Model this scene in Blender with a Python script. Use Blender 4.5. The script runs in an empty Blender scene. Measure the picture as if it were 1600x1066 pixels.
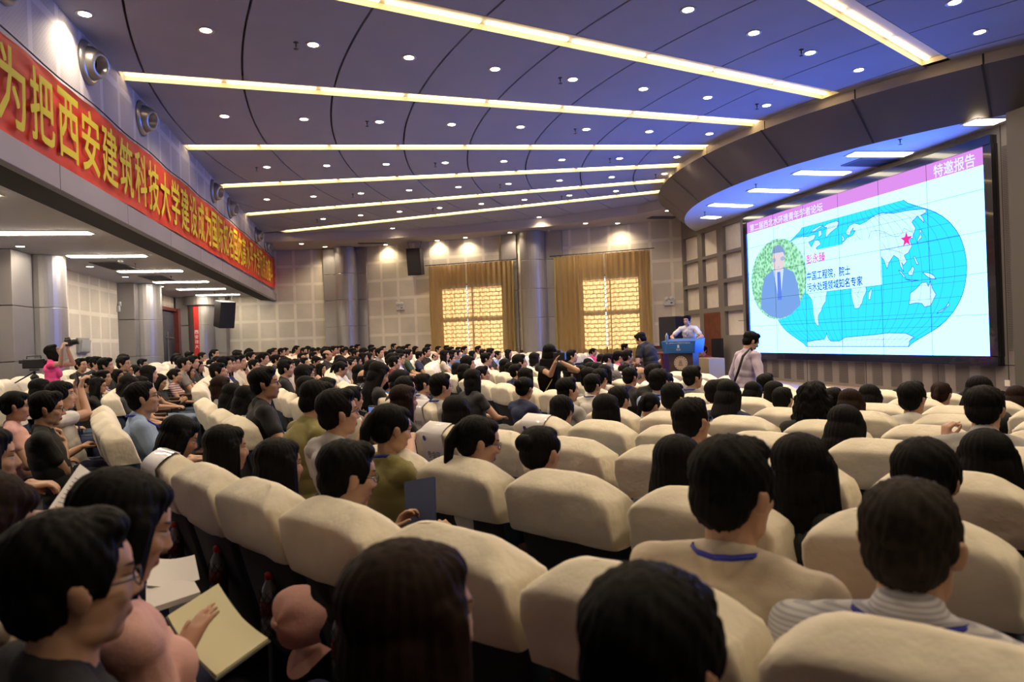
import bpy, bmesh, math, random
import numpy as np
from math import sin, cos, pi, radians, degrees, atan2, hypot, sqrt, tan
from mathutils import Vector, Matrix, Euler
random.seed(7); np.random.seed(7)
scene = bpy.context.scene
COL = scene.collection
H0 = 1.5                      # camera height above the floor of its own row
F_PX = 1100.0; ROLL = radians(2.06); YAW = radians(11.8)
# ---------------------------------------------------------------- camera
cam_d = bpy.data.cameras.new('camera'); cam = bpy.data.objects.new('camera', cam_d); COL.objects.link(cam)
Fv = Vector((sin(YAW), cos(YAW), 0)); Rv = Vector((cos(YAW), -sin(YAW), 0)); Uv = Vector((0, 0, 1))
cx = Rv*cos(ROLL) - Uv*sin(ROLL); cy = Rv*sin(ROLL) + Uv*cos(ROLL); cz = -Fv
M = Matrix((cx, cy, cz)).transposed().to_4x4(); M.translation = (0, 0, H0)
cam.matrix_world = M
cam_d.sensor_width = 36.0; cam_d.lens = 36.0*F_PX/1600.0; cam_d.clip_start = 0.05; cam_d.clip_end = 200
cam_d.dof.use_dof = True; cam_d.dof.focus_distance = 9.0; cam_d.dof.aperture_fstop = 4.0
scene.camera = cam
scene.view_settings.view_transform = 'Standard'; scene.view_settings.look = 'None'
scene.view_settings.gamma = 1.0; scene.view_settings.exposure = 0.0
try: scene.view_settings.use_curve_mapping = False
except Exception: pass
scene.cycles.max_bounces = 7; scene.cycles.diffuse_bounces = 4; scene.cycles.glossy_bounces = 3
scene.cycles.transmission_bounces = 4; scene.cycles.transparent_max_bounces = 6
scene.cycles.sample_clamp_indirect = 4.0; scene.cycles.use_denoising = True
scene.cycles.caustics_reflective = False; scene.cycles.caustics_refractive = False
# ---------------------------------------------------------------- world (pale daylight outside the curtained windows)
w = bpy.data.worlds.new('world'); scene.world = w; w.use_nodes = True
w.node_tree.nodes['Background'].inputs[0].default_value = (0.75, 0.85, 1.0, 1)
w.node_tree.nodes['Background'].inputs[1].default_value = 1.6
# ---------------------------------------------------------------- sun outside the far windows
sd = bpy.data.lights.new('sun', 'SUN'); sun = bpy.data.objects.new('sun', sd); COL.objects.link(sun)
sd.energy = 17.0; sd.color = (1.0, 0.84, 0.62); sd.angle = radians(0.6)
sun.rotation_euler = Vector((-0.52, -0.80, -0.34)).to_track_quat('-Z', 'Y').to_euler()
sun.location = (12, 30, 10)
K_DOWN = 30.0; K_SPOT = 96.0; K_SLOT = 11.0; K_STRIP = 60.0; K_SOFFIT = 12.0; K_SCREEN = 2.1
# ---------------------------------------------------------------- geometry of the hall
CX, CY = 14.8, 12.03          # common centre of the seat rows and the ceiling strips
SX, SY = 15.2, 13.0           # centre of the stage bulkhead
ZC = 3.65 + H0                # main ceiling
XL = -3.0; XLL = -6.15; XR = 9.2; YN = -4.5
DR = 0.83; RA = 17.9
def gY(Y): return .03*min(max(Y-5.5, 0), 6.5) + .008*max(0, Y-12)
def floor_z(X, Y):
    r = hypot(X-CX, Y-CY)
    return H0 + (-.455 - .0301*(17.9-max(r, 7.5)) + gY(Y)) - 1.0
def polar(r, a):
    a = radians(a); return (CX - r*cos(a), CY + r*sin(a))
def px_ray(x, y):
    dx = x-800; dy = 533-y
    u = dx*cos(ROLL)+dy*sin(ROLL); v = -dx*sin(ROLL)+dy*cos(ROLL)
    return Vector((sin(YAW)+u/F_PX*cos(YAW), cos(YAW)-u/F_PX*sin(YAW), v/F_PX))
def px_of(P):
    X, Y, Z = P[0], P[1], P[2]-H0
    D = X*sin(YAW)+Y*cos(YAW); l = X*cos(YAW)-Y*sin(YAW)
    if D < .05: return (1e6, 1e6, D)
    u = F_PX*l/D; v = F_PX*Z/D
    return (800+u*cos(ROLL)-v*sin(ROLL), 533-(u*sin(ROLL)+v*cos(ROLL)), D)
# ---------------------------------------------------------------- materials
_M = {}
def nodes_of(m):
    m.use_nodes = True; nt = m.node_tree; return nt, nt.nodes, nt.links
def mat(name, col, rough=.7, metal=0.0, noise=0.0, nscale=20.0, bump=0.0, bscale=200.0, emit=None, estr=0.0, spec=0.5, sheen=0.0, trans=0.0, coat=0.0):
    if name in _M: return _M[name]
    m = bpy.data.materials.new(name); nt, N, L = nodes_of(m)
    b = N['Principled BSDF']
    b.inputs['Base Color'].default_value = (*col, 1); b.inputs['Roughness'].default_value = rough
    b.inputs['Metallic'].default_value = metal; b.inputs['Specular IOR Level'].default_value = spec
    b.inputs['Sheen Weight'].default_value = sheen; b.inputs['Transmission Weight'].default_value = trans
    b.inputs['Coat Weight'].default_value = coat
    tc = N.new('ShaderNodeTexCoord')
    if noise > 0:
        n = N.new('ShaderNodeTexNoise'); n.inputs['Scale'].default_value = nscale; n.inputs['Detail'].default_value = 4
        L.new(tc.outputs['Object'], n.inputs['Vector'])
        mr = N.new('ShaderNodeMapRange'); mr.inputs['To Min'].default_value = 1-noise; mr.inputs['To Max'].default_value = 1+noise
        mr.inputs['From Min'].default_value = .3; mr.inputs['From Max'].default_value = .7
        L.new(n.outputs['Fac'], mr.inputs['Value'])
        mx = N.new('ShaderNodeVectorMath'); mx.operation = 'SCALE'; mx.inputs[0].default_value = col
        L.new(mr.outputs['Result'], mx.inputs['Scale']); L.new(mx.outputs[0], b.inputs['Base Color'])
    if bump > 0:
        n = N.new('ShaderNodeTexNoise'); n.inputs['Scale'].default_value = bscale; n.inputs['Detail'].default_value = 3
        L.new(tc.outputs['Object'], n.inputs['Vector'])
        bp = N.new('ShaderNodeBump'); bp.inputs['Strength'].default_value = bump; bp.inputs['Distance'].default_value = .01
        L.new(n.outputs['Fac'], bp.inputs['Height']); L.new(bp.outputs[0], b.inputs['Normal'])
    if emit:
        b.inputs['Emission Color'].default_value = (*emit, 1); b.inputs['Emission Strength'].default_value = estr
    _M[name] = m; return m
def emis(name, col, s):
    if name in _M: return _M[name]
    m = bpy.data.materials.new(name); nt, N, L = nodes_of(m)
    for n in list(N): N.remove(n)
    e = N.new('ShaderNodeEmission'); e.inputs[0].default_value = (*col, 1); e.inputs[1].default_value = s
    o = N.new('ShaderNodeOutputMaterial'); L.new(e.outputs[0], o.inputs[0])
    _M[name] = m; return m
def panel_mat(name, panel, joint, size=(.6, .6), jw=.05, dots=True, axis='u', stain=.12):
    """acoustic wall panels: perforated fields between plain joints; coordinates along the wall come from a UV map in metres"""
    m = bpy.data.materials.new(name); nt, N, L = nodes_of(m); b = N['Principled BSDF']; b.inputs['Roughness'].default_value = .8
    uv = N.new('ShaderNodeUVMap'); uv.uv_map = 'metres'
    br = N.new('ShaderNodeTexBrick'); br.offset = 0.0; br.squash = 1.0
    br.inputs['Scale'].default_value = 1.0; br.inputs['Brick Width'].default_value = size[0]; br.inputs['Row Height'].default_value = size[1]
    br.inputs['Mortar Size'].default_value = jw; br.inputs['Mortar Smooth'].default_value = .15
    br.inputs['Color1'].default_value = (*panel, 1); br.inputs['Color2'].default_value = tuple(c*.93 for c in panel)+(1,); br.inputs['Mortar'].default_value = (*joint, 1)
    L.new(uv.outputs[0], br.inputs['Vector'])
    n = N.new('ShaderNodeTexNoise'); n.inputs['Scale'].default_value = .8; n.inputs['Detail'].default_value = 6
    L.new(uv.outputs[0], n.inputs['Vector'])
    mr = N.new('ShaderNodeMapRange'); mr.inputs['From Min'].default_value = .35; mr.inputs['From Max'].default_value = .7
    mr.inputs['To Min'].default_value = 1.0; mr.inputs['To Max'].default_value = 1-stain*2
    L.new(n.outputs['Fac'], mr.inputs['Value'])
    last = br.outputs['Color']
    mx = N.new('ShaderNodeVectorMath'); mx.operation = 'SCALE'; L.new(last, mx.inputs[0]); L.new(mr.outputs[0], mx.inputs['Scale']); last = mx.outputs[0]
    if dots:
        b2 = N.new('ShaderNodeTexBrick'); b2.offset = 0.5; b2.inputs['Scale'].default_value = 1.0
        b2.inputs['Brick Width'].default_value = .05; b2.inputs['Row Height'].default_value = .025; b2.inputs['Mortar Size'].default_value = .006
        b2.inputs['Color1'].default_value = (.80, .80, .80, 1); b2.inputs['Color2'].default_value = (.84, .84, .84, 1); b2.inputs['Mortar'].default_value = (1, 1, 1, 1)
        L.new(uv.outputs[0], b2.inputs['Vector'])
        m2 = N.new('ShaderNodeVectorMath'); m2.operation = 'MULTIPLY'; L.new(last, m2.inputs[0]); L.new(b2.outputs['Color'], m2.inputs[1])
        m3 = N.new('ShaderNodeMix'); m3.data_type = 'RGBA'; L.new(br.outputs['Fac'], m3.inputs['Factor']); L.new(m2.outputs[0], m3.inputs['A']); L.new(last, m3.inputs['B'])
        last = m3.outputs['Result']
    L.new(last, b.inputs['Base Color']); return m
# ---------------------------------------------------------------- mesh helpers
class MB:
    def __init__(s): s.v = []; s.f = []; s.mi = []; s.uv = None
    def add(s, V, Fc, mi=0):
        o = len(s.v); s.v += [tuple(p) for p in V]; s.f += [tuple(i+o for i in f) for f in Fc]; s.mi += [mi]*len(Fc); return s
    def box(s, c, d, R=None, mi=0):
        hx, hy, hz = d[0]/2, d[1]/2, d[2]/2
        V = [Vector((x, y, z)) for x in (-hx, hx) for y in (-hy, hy) for z in (-hz, hz)]
        if R is not None: V = [R @ p for p in V]
        c = Vector(c)
        return s.add([p+c for p in V], [(0, 1, 3, 2), (4, 6, 7, 5), (0, 4, 5, 1), (2, 3, 7, 6), (0, 2, 6, 4), (1, 5, 7, 3)], mi)
    def rbox(s, c, d, b=.01, R=None, mi=0):
        """box with chamfered edges"""
        bm = bmesh.new(); bmesh.ops.create_cube(bm, size=1.0)
        for v in bm.verts: v.co = Vector((v.co.x*d[0], v.co.y*d[1], v.co.z*d[2]))
        bmesh.ops.bevel(bm, geom=bm.edges[:], offset=min(b, min(d)*.45), segments=2, affect='EDGES', profile=.6)
        V = [v.co.copy() for v in bm.verts]; bm.verts.index_update()
        Fc = [tuple(v.index for v in f.verts) for f in bm.faces]; bm.free()
        if R is not None: V = [R @ p for p in V]
        c = Vector(c); return s.add([p+c for p in V], Fc, mi)
    def tube(s, pts, r, n=8, cap=True, mi=0):
        pts = [Vector(p) for p in pts]; V = []; Fc = []
        rr = r if isinstance(r, (list, tuple)) else [r]*len(pts)
        up = None
        for i, p in enumerate(pts):
            t = (pts[min(i+1, len(pts)-1)]-pts[max(i-1, 0)]).normalized()
            if up is None: up = t.orthogonal().normalized()
            up = (up - t*up.dot(t)).normalized(); sd_ = t.cross(up)
            for k in range(n):
                a = 2*pi*k/n; V.append(p + up*cos(a)*rr[i] + sd_*sin(a)*rr[i])
        for i in range(len(pts)-1):
            for k in range(n): Fc.append((i*n+k, i*n+(k+1) % n, (i+1)*n+(k+1) % n, (i+1)*n+k))
        if cap: Fc.append(tuple(range(n-1, -1, -1))); Fc.append(tuple((len(pts)-1)*n+k for k in range(n)))
        return s.add(V, Fc, mi)
    def lathe(s, prof, n=24, c=(0, 0, 0), R=None, mi=0):
        V = []; Fc = []; c = Vector(c)
        for r, z in prof:
            for k in range(n):
                p = Vector((r*cos(2*pi*k/n), r*sin(2*pi*k/n), z))
                V.append((R @ p if R is not None else p)+c)
        for i in range(len(prof)-1):
            for k in range(n): Fc.append((i*n+k, i*n+(k+1) % n, (i+1)*n+(k+1) % n, (i+1)*n+k))
        Fc.append(tuple(range(n-1, -1, -1))); Fc.append(tuple((len(prof)-1)*n+k for k in range(n)))
        return s.add(V, Fc, mi)
    def prism(s, poly, z0, z1, mi=0):
        n = len(poly); V = [(x, y, z0) for x, y in poly]+[(x, y, z1) for x, y in poly]
        return s.add(V, [tuple(range(n-1, -1, -1)), tuple(range(n, 2*n))]+[(i, (i+1) % n, n+(i+1) % n, n+i) for i in range(n)], mi)
    def mesh(s, name, mats, smooth=False):
        me = bpy.data.meshes.new(name); me.from_pydata([tuple(v) for v in s.v], [], s.f)
        for m in (mats if isinstance(mats, (list, tuple)) else [mats]): me.materials.append(m)
        me.polygons.foreach_set('material_index', s.mi)
        if s.uv:
            ul = me.uv_layers.new(name='metres')
            for lp in me.loops: ul.data[lp.index].uv = s.uv[lp.vertex_index]
        if smooth: me.polygons.foreach_set('use_smooth', [True]*len(me.polygons))
        me.update(); return me
    def obj(s, name, mats, parent=None, smooth=False, loc=None, rot=None):
        return link(name, s.mesh(name, mats, smooth), parent, loc, rot)
def link(name, data, parent=None, loc=None, rot=None):
    o = bpy.data.objects.new(name, data); COL.objects.link(o)
    if parent is not None: o.parent = parent
    if loc is not None: o.location = loc
    if rot is not None: o.rotation_euler = rot
    return o
def tag(o, label, cat=None, group=None, kind=None):
    if label: o['label'] = label
    if cat: o['category'] = cat
    if group: o['group'] = group
    if kind: o['kind'] = kind
    return o
def empty(name, loc=(0, 0, 0), rz=0.0, label=None, cat=None, group=None):
    o = bpy.data.objects.new(name, None); COL.objects.link(o); o.location = loc; o.rotation_euler = (0, 0, rz); o.empty_display_size = .1
    if label: tag(o, label, cat, group)
    return o
def struct(o): o['kind'] = 'structure'; return o
def copy_tree(o, parent=None):
    c = o.copy(); COL.objects.link(c)
    if parent is not None: c.parent = parent
    for ch in o.children: copy_tree(ch, c)
    return c
def wall_uv(mb, along):
    """uv in metres from an xy direction"""
    ax, ay = along; mb.uv = [(v[0]*ax+v[1]*ay, v[2]) for v in mb.v]
ORD = ['zeroth', 'first', 'second', 'third', 'fourth', 'fifth', 'sixth', 'seventh', 'eighth', 'ninth', 'tenth', 'eleventh', 'twelfth', 'thirteenth', 'fourteenth', 'fifteenth', 'sixteenth', 'seventeenth', 'eighteenth', 'nineteenth', 'twentieth', 'twenty-first', 'twenty-second', 'twenty-third', 'twenty-fourth', 'twenty-fifth', 'twenty-sixth', 'twenty-seventh', 'twenty-eighth', 'twenty-ninth', 'thirtieth']
def text_geo(s, size=1.0, bold=0.0, sx=1.0):
    """outline geometry of a string laid out from the origin, x right, y up: (verts, faces, width, height) centred"""
    cu = bpy.data.curves.new('t', 'FONT'); cu.body = s; cu.size = size; cu.offset = bold; cu.resolution_u = 2; cu.fill_mode = 'FRONT'
    ob = bpy.data.objects.new('t', cu); COL.objects.link(ob)
    dg = bpy.context.evaluated_depsgraph_get(); me = bpy.data.meshes.new_from_object(ob.evaluated_get(dg))
    V = [v.co.copy() for v in me.vertices]; Fc = [tuple(p.vertices) for p in me.polygons]
    bpy.data.objects.remove(ob); bpy.data.curves.remove(cu); bpy.data.meshes.remove(me)
    if not V: return [], [], 0, 0
    x0 = min(v.x for v in V); x1 = max(v.x for v in V); y0 = min(v.y for v in V); y1 = max(v.y for v in V)
    V = [Vector(((v.x-(x0+x1)/2)*sx, v.y-(y0+y1)/2, 0)) for v in V]
    return V, Fc, (x1-x0)*sx, y1-y0
def add_text(mb, s, c, ux, uy, width=None, height=None, size=1.0, mi=0, bold=0.0):
    """write s centred at c in the plane spanned by ux, uy, fitted to width and/or height"""
    V, Fc, w_, h_ = text_geo(s, 1.0, 0)
    if not V: return
    kx = size; ky = size
    if width: kx = width/w_
    if height: ky = height/h_
    if width and not height: ky = kx
    if height and not width: kx = ky
    c = Vector(c); ux = Vector(ux); uy = Vector(uy)
    nz = ux.cross(uy)*.0004
    for q_, (bx, by) in enumerate(((0, 0),) if not bold else ((-bold, -bold), (bold, -bold), (-bold, bold), (bold, bold), (0, 0))): mb.add([c+nz*q_+ux*((p.x+bx)*kx)+uy*((p.y+by)*ky) for p in V], Fc, mi)
# ================================================================ the room
M_ceil = mat('ceiling_paint', (.42, .43, .50), .85, noise=.03, nscale=2)
M_ceilb = mat('ceiling_recess', (.16, .14, .13), .9)
M_alu = mat('aluminium_panel', (.30, .29, .30), .38, metal=.55, noise=.06, nscale=3)
M_alud = mat('joint_dark', (.03, .03, .03), .8)
M_bulk = mat('bulkhead_grey', (.115, .100, .090), .55, noise=.05, nscale=2)
M_band = mat('bulkhead_band', (.60, .54, .45), .6)
M_stagew = mat('stage_wall_grey', (.20, .175, .155), .7, noise=.04, nscale=2)
M_niche = mat('niche_cloth', (.80, .73, .62), .85, noise=.05, nscale=6)
M_wallw = panel_mat('wall_panels', (.74, .67, .53), (.82, .75, .61), (.62, .62), .05)
M_wallup = panel_mat('wall_panels_upper', (.60, .58, .58), (.70, .69, .69), (.62, .62), .05)
M_white = mat('white_plaster', (.66, .63, .60), .85, noise=.03, nscale=3)
M_wood = mat('dark_wood', (.11, .035, .014), .45, noise=.35, nscale=6)
M_redwood = mat('red_wood', (.12, .018, .012), .4, noise=.3, nscale=5)
M_carpet = mat('dark_carpet', (.012, .012, .02), .95, noise=.3, nscale=30)
M_stagefl = mat('stage_floor_boards', (.42, .31, .19), .4, noise=.12, nscale=4)
M_black = mat('matte_black', (.008, .008, .009), .6)
M_steel = mat('brushed_steel', (.45, .45, .46), .3, metal=.9)
M_plwhite = mat('white_plastic', (.6, .6, .56), .4)

# floor: a shallow cone falling towards the stage, with the side towards the far wall a little higher
mb = MB(); nx, ny = 44, 70
xs = np.linspace(XLL-.3, 16, nx); ys = np.linspace(YN-.3, 27.5, ny)
for y in ys:
    for x in xs: mb.v.append((x, y, floor_z(x, y)))
for j in range(ny-1):
    for i in range(nx-1): mb.f.append((j*nx+i, j*nx+i+1, (j+1)*nx+i+1, (j+1)*nx+i)); mb.mi.append(0)
struct(mb.obj('floor', M_carpet, smooth=True))
# stage platform
def arc(cx_, cy_, R, a0, a1, n):
    return [(cx_-R*cos(radians(a0+(a1-a0)*i/n)), cy_+R*sin(radians(a0+(a1-a0)*i/n))) for i in range(n+1)]
ZST = H0-1.12
pts = arc(SX, SY, 7.6, -46, 46, 40)
poly = pts+[(XR+.3, 19.6), (XR+.3, 3.0)]
poly = [(XR+.3, 5.0), (9.0, 5.6)] + pts[3:-2] + [(8.6, 19.6), (XR+.3, 19.3)]
mb = MB(); mb.prism(poly, H0-2.2, ZST); struct(mb.obj('floor_stage', M_stagefl))

# main ceiling: panels between radial light slots and round joints
SLOT_A = [-28.15, -17.1, -6.45, 4.4, 14.1, 23.9, 32.2]
SLOT_ALL = [-60.0, -49.5, -39.0] + SLOT_A
RJ = [9.21+1.2*k for k in range(-2, 13)]
HW = .165; GAP = .014
def edge_pts(r, aslot, side):
    """point at radius r on the edge of the slot whose axis is aslot, side +1/-1"""
    a = radians(aslot); return (CX-r*cos(a)+side*HW*sin(a), CY+r*sin(a)+side*HW*cos(a))
def step_edge(X):   # line where the main ceiling steps down near the far wall
    P = [(-6.3, 23.6), (-2.39, 23.2), (.66, 22.75), (2.67, 21.92), (5.56, 20.35), (7.53, 18.4), (8.3, 16.9), (9.5, 15.0)]
    for (x0, y0), (x1, y1) in zip(P, P[1:]):
        if X <= x1: return y0+(y1-y0)*(X-x0)/(x1-x0)
    return P[-1][1]
mb = MB()
def seg(r, a0, a1, s0, s1, n=7):
    out = []
    p0 = edge_pts(r, a0, +1) if s0 else polar(r, a0); p1 = edge_pts(r, a1, -1) if s1 else polar(r, a1)
    b0 = degrees(atan2(p0[1]-CY, CX-p0[0])); b1 = degrees(atan2(p1[1]-CY, CX-p1[0]))
    return [polar(r, b0+(b1-b0)*i/n) for i in range(n+1)]
ends = list(zip(SLOT_ALL, SLOT_ALL[1:])) + [(SLOT_ALL[-1], 52.0)]
for a0, a1 in ends:
    for r0, r1 in zip(RJ, RJ[1:]):
        far = a1 > 50
        I = seg(r0+GAP, a0, a1, True, not far); O = seg(r1-GAP, a0, a1, True, not far)
        V = [(x, y, ZC) for x, y in I]+[(x, y, ZC) for x, y in O]+[(x, y, ZC+.05) for x, y in I]+[(x, y, ZC+.05) for x, y in O]
        n = len(I); Fc = []
        for i in range(n-1):
            Fc.append((i, i+1, n+i+1, n+i)); Fc.append((i, 2*n+i, 2*n+i+1, i+1)); Fc.append((n+i, n+i+1, 3*n+i+1, 3*n+i))
        Fc += [(0, n, 3*n, 2*n), (n-1, 3*n-1, 4*n-1, 2*n-1)]
        mb.add(V, Fc)
struct(mb.obj('ceiling', M_ceil))
FWL = [(-7.2, 26.2), (-6.6, 26.1), (-.45, 25.15), (5.3, 21.87), (9.6, 19.1), (16, 15)]
def wall_y(X):
    for (x0, y0), (x1, y1) in zip(FWL, FWL[1:]):
        if X <= x1: return y0+(y1-y0)*(X-x0)/(x1-x0)
    return 15
mb = MB(); mb.prism([(-7.2, -6), (16, -6)]+[(x, y) for x, y in reversed(FWL)], ZC+.07, ZC+.10)
# strips of the backing are open where the light slots are: the slots hang below it
struct(mb.obj('ceiling_recess', M_ceilb))
# light slots
M_slotw = mat('slot_lining', (.80, .72, .55), .7)
E_slot = emis('slot_led', (1.0, .74, .38), K_SLOT)
for i, a in enumerate(SLOT_ALL):
    ar = radians(a); R0 = 7.9; R1 = 18.1/max(cos(ar), .6) if a > -30 else 24
    if a > 30: R1 = 20.3; R0 = 8.5
    if a < -30: R1 = 21
    if abs(a-23.9) < .1: R1 = 19.5
    if -30 < a < -20: R1 = 20.4
    if -20 < a < -10: R1 = 18.75
    if -10 < a < 18: R1 = (CX-XL)/cos(ar)
    root = empty('light_slot', (CX, CY, 0), -ar, 'long warm recessed ceiling light slot, %s along the fan counted from the camera side' % ORD[i+1], 'ceiling light', 'radial light slots in the main ceiling')
    L_ = R1-R0; m_ = -(R0+R1)/2
    mb = MB()
    z0 = ZC-.004; z1 = ZC+.068
    for sgn in (-1, 1): mb.box((m_, sgn*(HW-.004), (z0+z1)/2), (L_, .008, z1-z0))
    mb.box((m_, 0, z1-.004), (L_, 2*HW, .008))
    mb.box((-R0, 0, (z0+z1)/2), (.01, 2*HW, z1-z0)); mb.box((-R1, 0, (z0+z1)/2), (.01, 2*HW, z1-z0))
    mb.obj('trough', M_slotw, root)
    mb = MB(); nseg = int(L_/1.2)
    for k in range(nseg):
        l0 = L_/nseg; mb.rbox((-R0-l0*(k+.5), HW*.45, z1-.022), (l0*.94, .05, .022), .006)
    mb.obj('led_tube', E_slot, root)

# lower curved ceiling beyond the step, along the far wall
ZF = H0+3.40
ex = [-6.3, -4, -2.39, -.9, .66, 1.7, 2.67, 4.1, 5.56, 6.6, 7.53, 8.3, 9.5]
mb = MB(); n = len(ex)
V = [(x, step_edge(x)-.06, ZC+.02) for x in ex]+[(x, step_edge(x)+.02, ZF) for x in ex]+[(x, wall_y(x), ZF) for x in ex]
mb.add(V, [(i, i+1, n+i+1, n+i) for i in range(n-1)]+[(n+i, n+i+1, 2*n+i+1, 2*n+i) for i in range(n-1)])
struct(mb.obj('ceiling_far', mat('ceiling_far_paint', (.50, .45, .40), .85)))

# stage bulkhead: light band, dark slanted fascia, bright soffit
def ring(R, z, a0=-62, a1=62, n=48): return [(SX-R*cos(radians(a0+(a1-a0)*i/n)), SY+R*sin(radians(a0+(a1-a0)*i/n)), z) for i in range(n+1)]
def strip(A, B, mb, mi=0): n = len(A); mb.add(A+B, [(i, i+1, n+i+1, n+i) for i in range(n-1)], mi)
mb = MB(); strip(ring(8.53, ZC+.03), ring(8.50, ZC-.16), mb)
strip(ring(8.50, ZC-.16), ring(8.62, ZC-.17), mb)
struct(mb.obj('trim_1', M_band, smooth=False))
mb = MB(); strip(ring(8.62, ZC-.17), ring(8.0, H0+2.9), mb)
struct(mb.obj('ceiling_bulkhead', M_bulk, smooth=True))
mb = MB()
for k in range(11):
    a = -62+124*(k+.3)/11
    A = []
    for R, z in ((8.625, ZC-.17), (8.005, H0+2.9)):
        for d in (-.11, .11): A.append((SX-R*1.001*cos(radians(a+d)), SY+R*1.001*sin(radians(a+d)), z))
    mb.add(A, [(0, 1, 3, 2)])
    A = [(SX-8.54*cos(radians(a+d)), SY+8.54*sin(radians(a+d)), z) for z in (ZC, ZC-.165) for d in (-.08, .08)]
    mb.add(A, [(0, 1, 3, 2)])
struct(mb.obj('trim_2', M_alud))
mb = MB(); P = ring(8.0, H0+2.9); mb.add(P+[(SX, SY, H0+2.9)], [(i, i+1, len(P)) for i in range(len(P)-1)])
struct(mb.obj('ceiling_stage', mat('soffit_paint', (.66, .64, .66), .8)))

# walls
def wall_quad(name, m, p0, p1, z0, z1, th=.15, holes=(), side=1, struct_=True):
    """vertical wall from p0 to p1 (xy); holes = (s0,s1,za,zb) in metres along it; thickness on the outside"""
    p0 = Vector(p0); p1 = Vector(p1); d = (p1-p0); Ln = d.length; d /= Ln; nrm = Vector((d.y, -d.x))*side
    ss = sorted({0, Ln, *[h[0] for h in holes], *[h[1] for h in holes]}); zz = sorted({z0, z1, *[h[2] for h in holes], *[h[3] for h in holes]})
    mb = MB(); mb.uv = []
    for sa, sb in zip(ss, ss[1:]):
        for za, zb in zip(zz, zz[1:]):
            sm, zm = (sa+sb)/2, (za+zb)/2
            if any(h[0] < sm < h[1] and h[2] < zm < h[3] for h in holes): continue
            o = len(mb.v)
            for off in (0, th):
                for s_, z_ in ((sa, za), (sb, za), (sb, zb), (sa, zb)):
                    q = p0+d*s_+nrm*off; mb.v.append((q.x, q.y, z_)); mb.uv.append((s_, z_))
            mb.f += [(o, o+1, o+2, o+3), (o+7, o+6, o+5, o+4), (o, o+4, o+5, o+1), (o+1, o+5, o+6, o+2), (o+2, o+6, o+7, o+3), (o+3, o+7, o+4, o)]; mb.mi += [0]*6
    o = mb.obj(name, m)
    if struct_: struct(o)
    return o, p0, d, nrm
FW = [(-6.6, 25.95), (-.45, 25.0), (5.3, 21.72), (9.6, 18.95)]   # far wall corners
ztop = ZC+.3
wall_quad('wall_far_left', M_wallw, FW[0], FW[1], -.6, ztop, side=-1)
W2 = (3.5, 5.75, H0-.35, H0+1.95)
W3 = (1.6, 3.42, H0-.35, H0+1.95)
_, p2, d2, n2 = wall_quad('wall_far_middle', M_wallw, FW[1], FW[2], -.6, ztop, holes=[W2], side=-1)
_, p3, d3, n3 = wall_quad('wall_far_right', M_wallw, FW[2], FW[3], -1.2, ztop, holes=[W3], side=-1)
ZB = H0+1.85
DOORL = (24.1, 25.0)
wall_quad('wall_left', M_wallw, (XLL, YN), (XLL, 26.2), -.6, ZB+.1, side=-1)
wall_quad('wall_near', M_wallw, (XLL-.2, YN), (XR+.3, YN), -1, ztop, side=1)
# upper left wall above the side gallery
mb = MB(); mb.uv = []
for x, nx_ in ((XL, 1),):
    V = [(x, YN, H0+1.92), (x, 25.6, H0+1.92), (x, 25.6, ztop), (x, YN, ztop), (x-.25, YN, H0+1.92), (x-.25, 25.6, H0+1.92), (x-.25, 25.6, ztop), (x-.25, YN, ztop)]
    mb.add(V, [(0, 1, 2, 3), (7, 6, 5, 4), (0, 4, 5, 1), (1, 5, 6, 2), (3, 2, 6, 7)])
mb.uv = [(v[1], v[2]) for v in mb.v]; struct(mb.obj('wall_left_upper', M_wallup))
# fascia of the side gallery, in metal panels
mb = MB(); y = YN
while y < 25.5:
    y2 = min(y+2.05, 25.6); mb.rbox((XL+.03, (y+y2)/2, H0+1.80), (.10, y2-y-.012, .25), .006); y = y2
struct(mb.obj('trim_3', mat('fascia_metal', (.36, .34, .36), .45, metal=.35, noise=.04, nscale=2)))
mb = MB(); mb.box((XL-.22, (YN+25.6)/2, H0+1.72), (.44, 25.6-YN, .03)); struct(mb.obj('trim_4', M_alud))
mb = MB(); mb.box(((XLL+XL)/2-.1, (YN+25.8)/2, ZB+.05), (XL-XLL+.1, 26.2-YN, .1)); struct(mb.obj('ceiling_gallery', mat('gallery_ceiling', (.80, .78, .80), .85)))
# end of the gallery above the lower wall: closes the space
mb = MB(); mb.box((XL-1.7, 25.75, H0+2.8), (3.4, .1, 2.2)); struct(mb.obj('wall_gallery_end', M_wallw))

# stage wall
mb = MB()
zt = H0+3.1; zb_ = H0-1.3
def sw(y0, y1, z0, z1, x=XR, m_=mb, t=.12): m_.box((x+t/2, (y0+y1)/2, (z0+z1)/2), (t, y1-y0, z1-z0))
NY = [(15.9, 16.82), (17.12, 17.95), (18.22, 19.12)]      # niche columns
NZ = [(2.13, 2.78), (1.42, 2.05), (.70, 1.32), (-.05, .57)]
DY = (17.05, 17.98); DZ = .57
ysx = sorted({YN, 8.6, 15.62, 19.6, *[a for p in NY for a in p], *DY}); zsx = sorted({zb_, zt, ZC+.3, H0+DZ, *[H0+a for p in NZ for a in p], H0-.6, H0+2.8})
for ya, yb in zip(ysx, ysx[1:]):
    for za, zb2 in zip(zsx, zsx[1:]):
        ym, zm = (ya+yb)/2, (za+zb2)/2
        if any(p[0] < ym < p[1] for p in NY) and any(H0+q[0] < zm < H0+q[1] for q in NZ) and not (DY[0] < ym < DY[1] and zm < H0+DZ): continue
        if DY[0] < ym < DY[1] and zm < H0+DZ: continue
        sw(ya, yb, za, zb2)
struct(mb.obj('wall_stage', M_stagew))
mb = MB()
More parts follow.
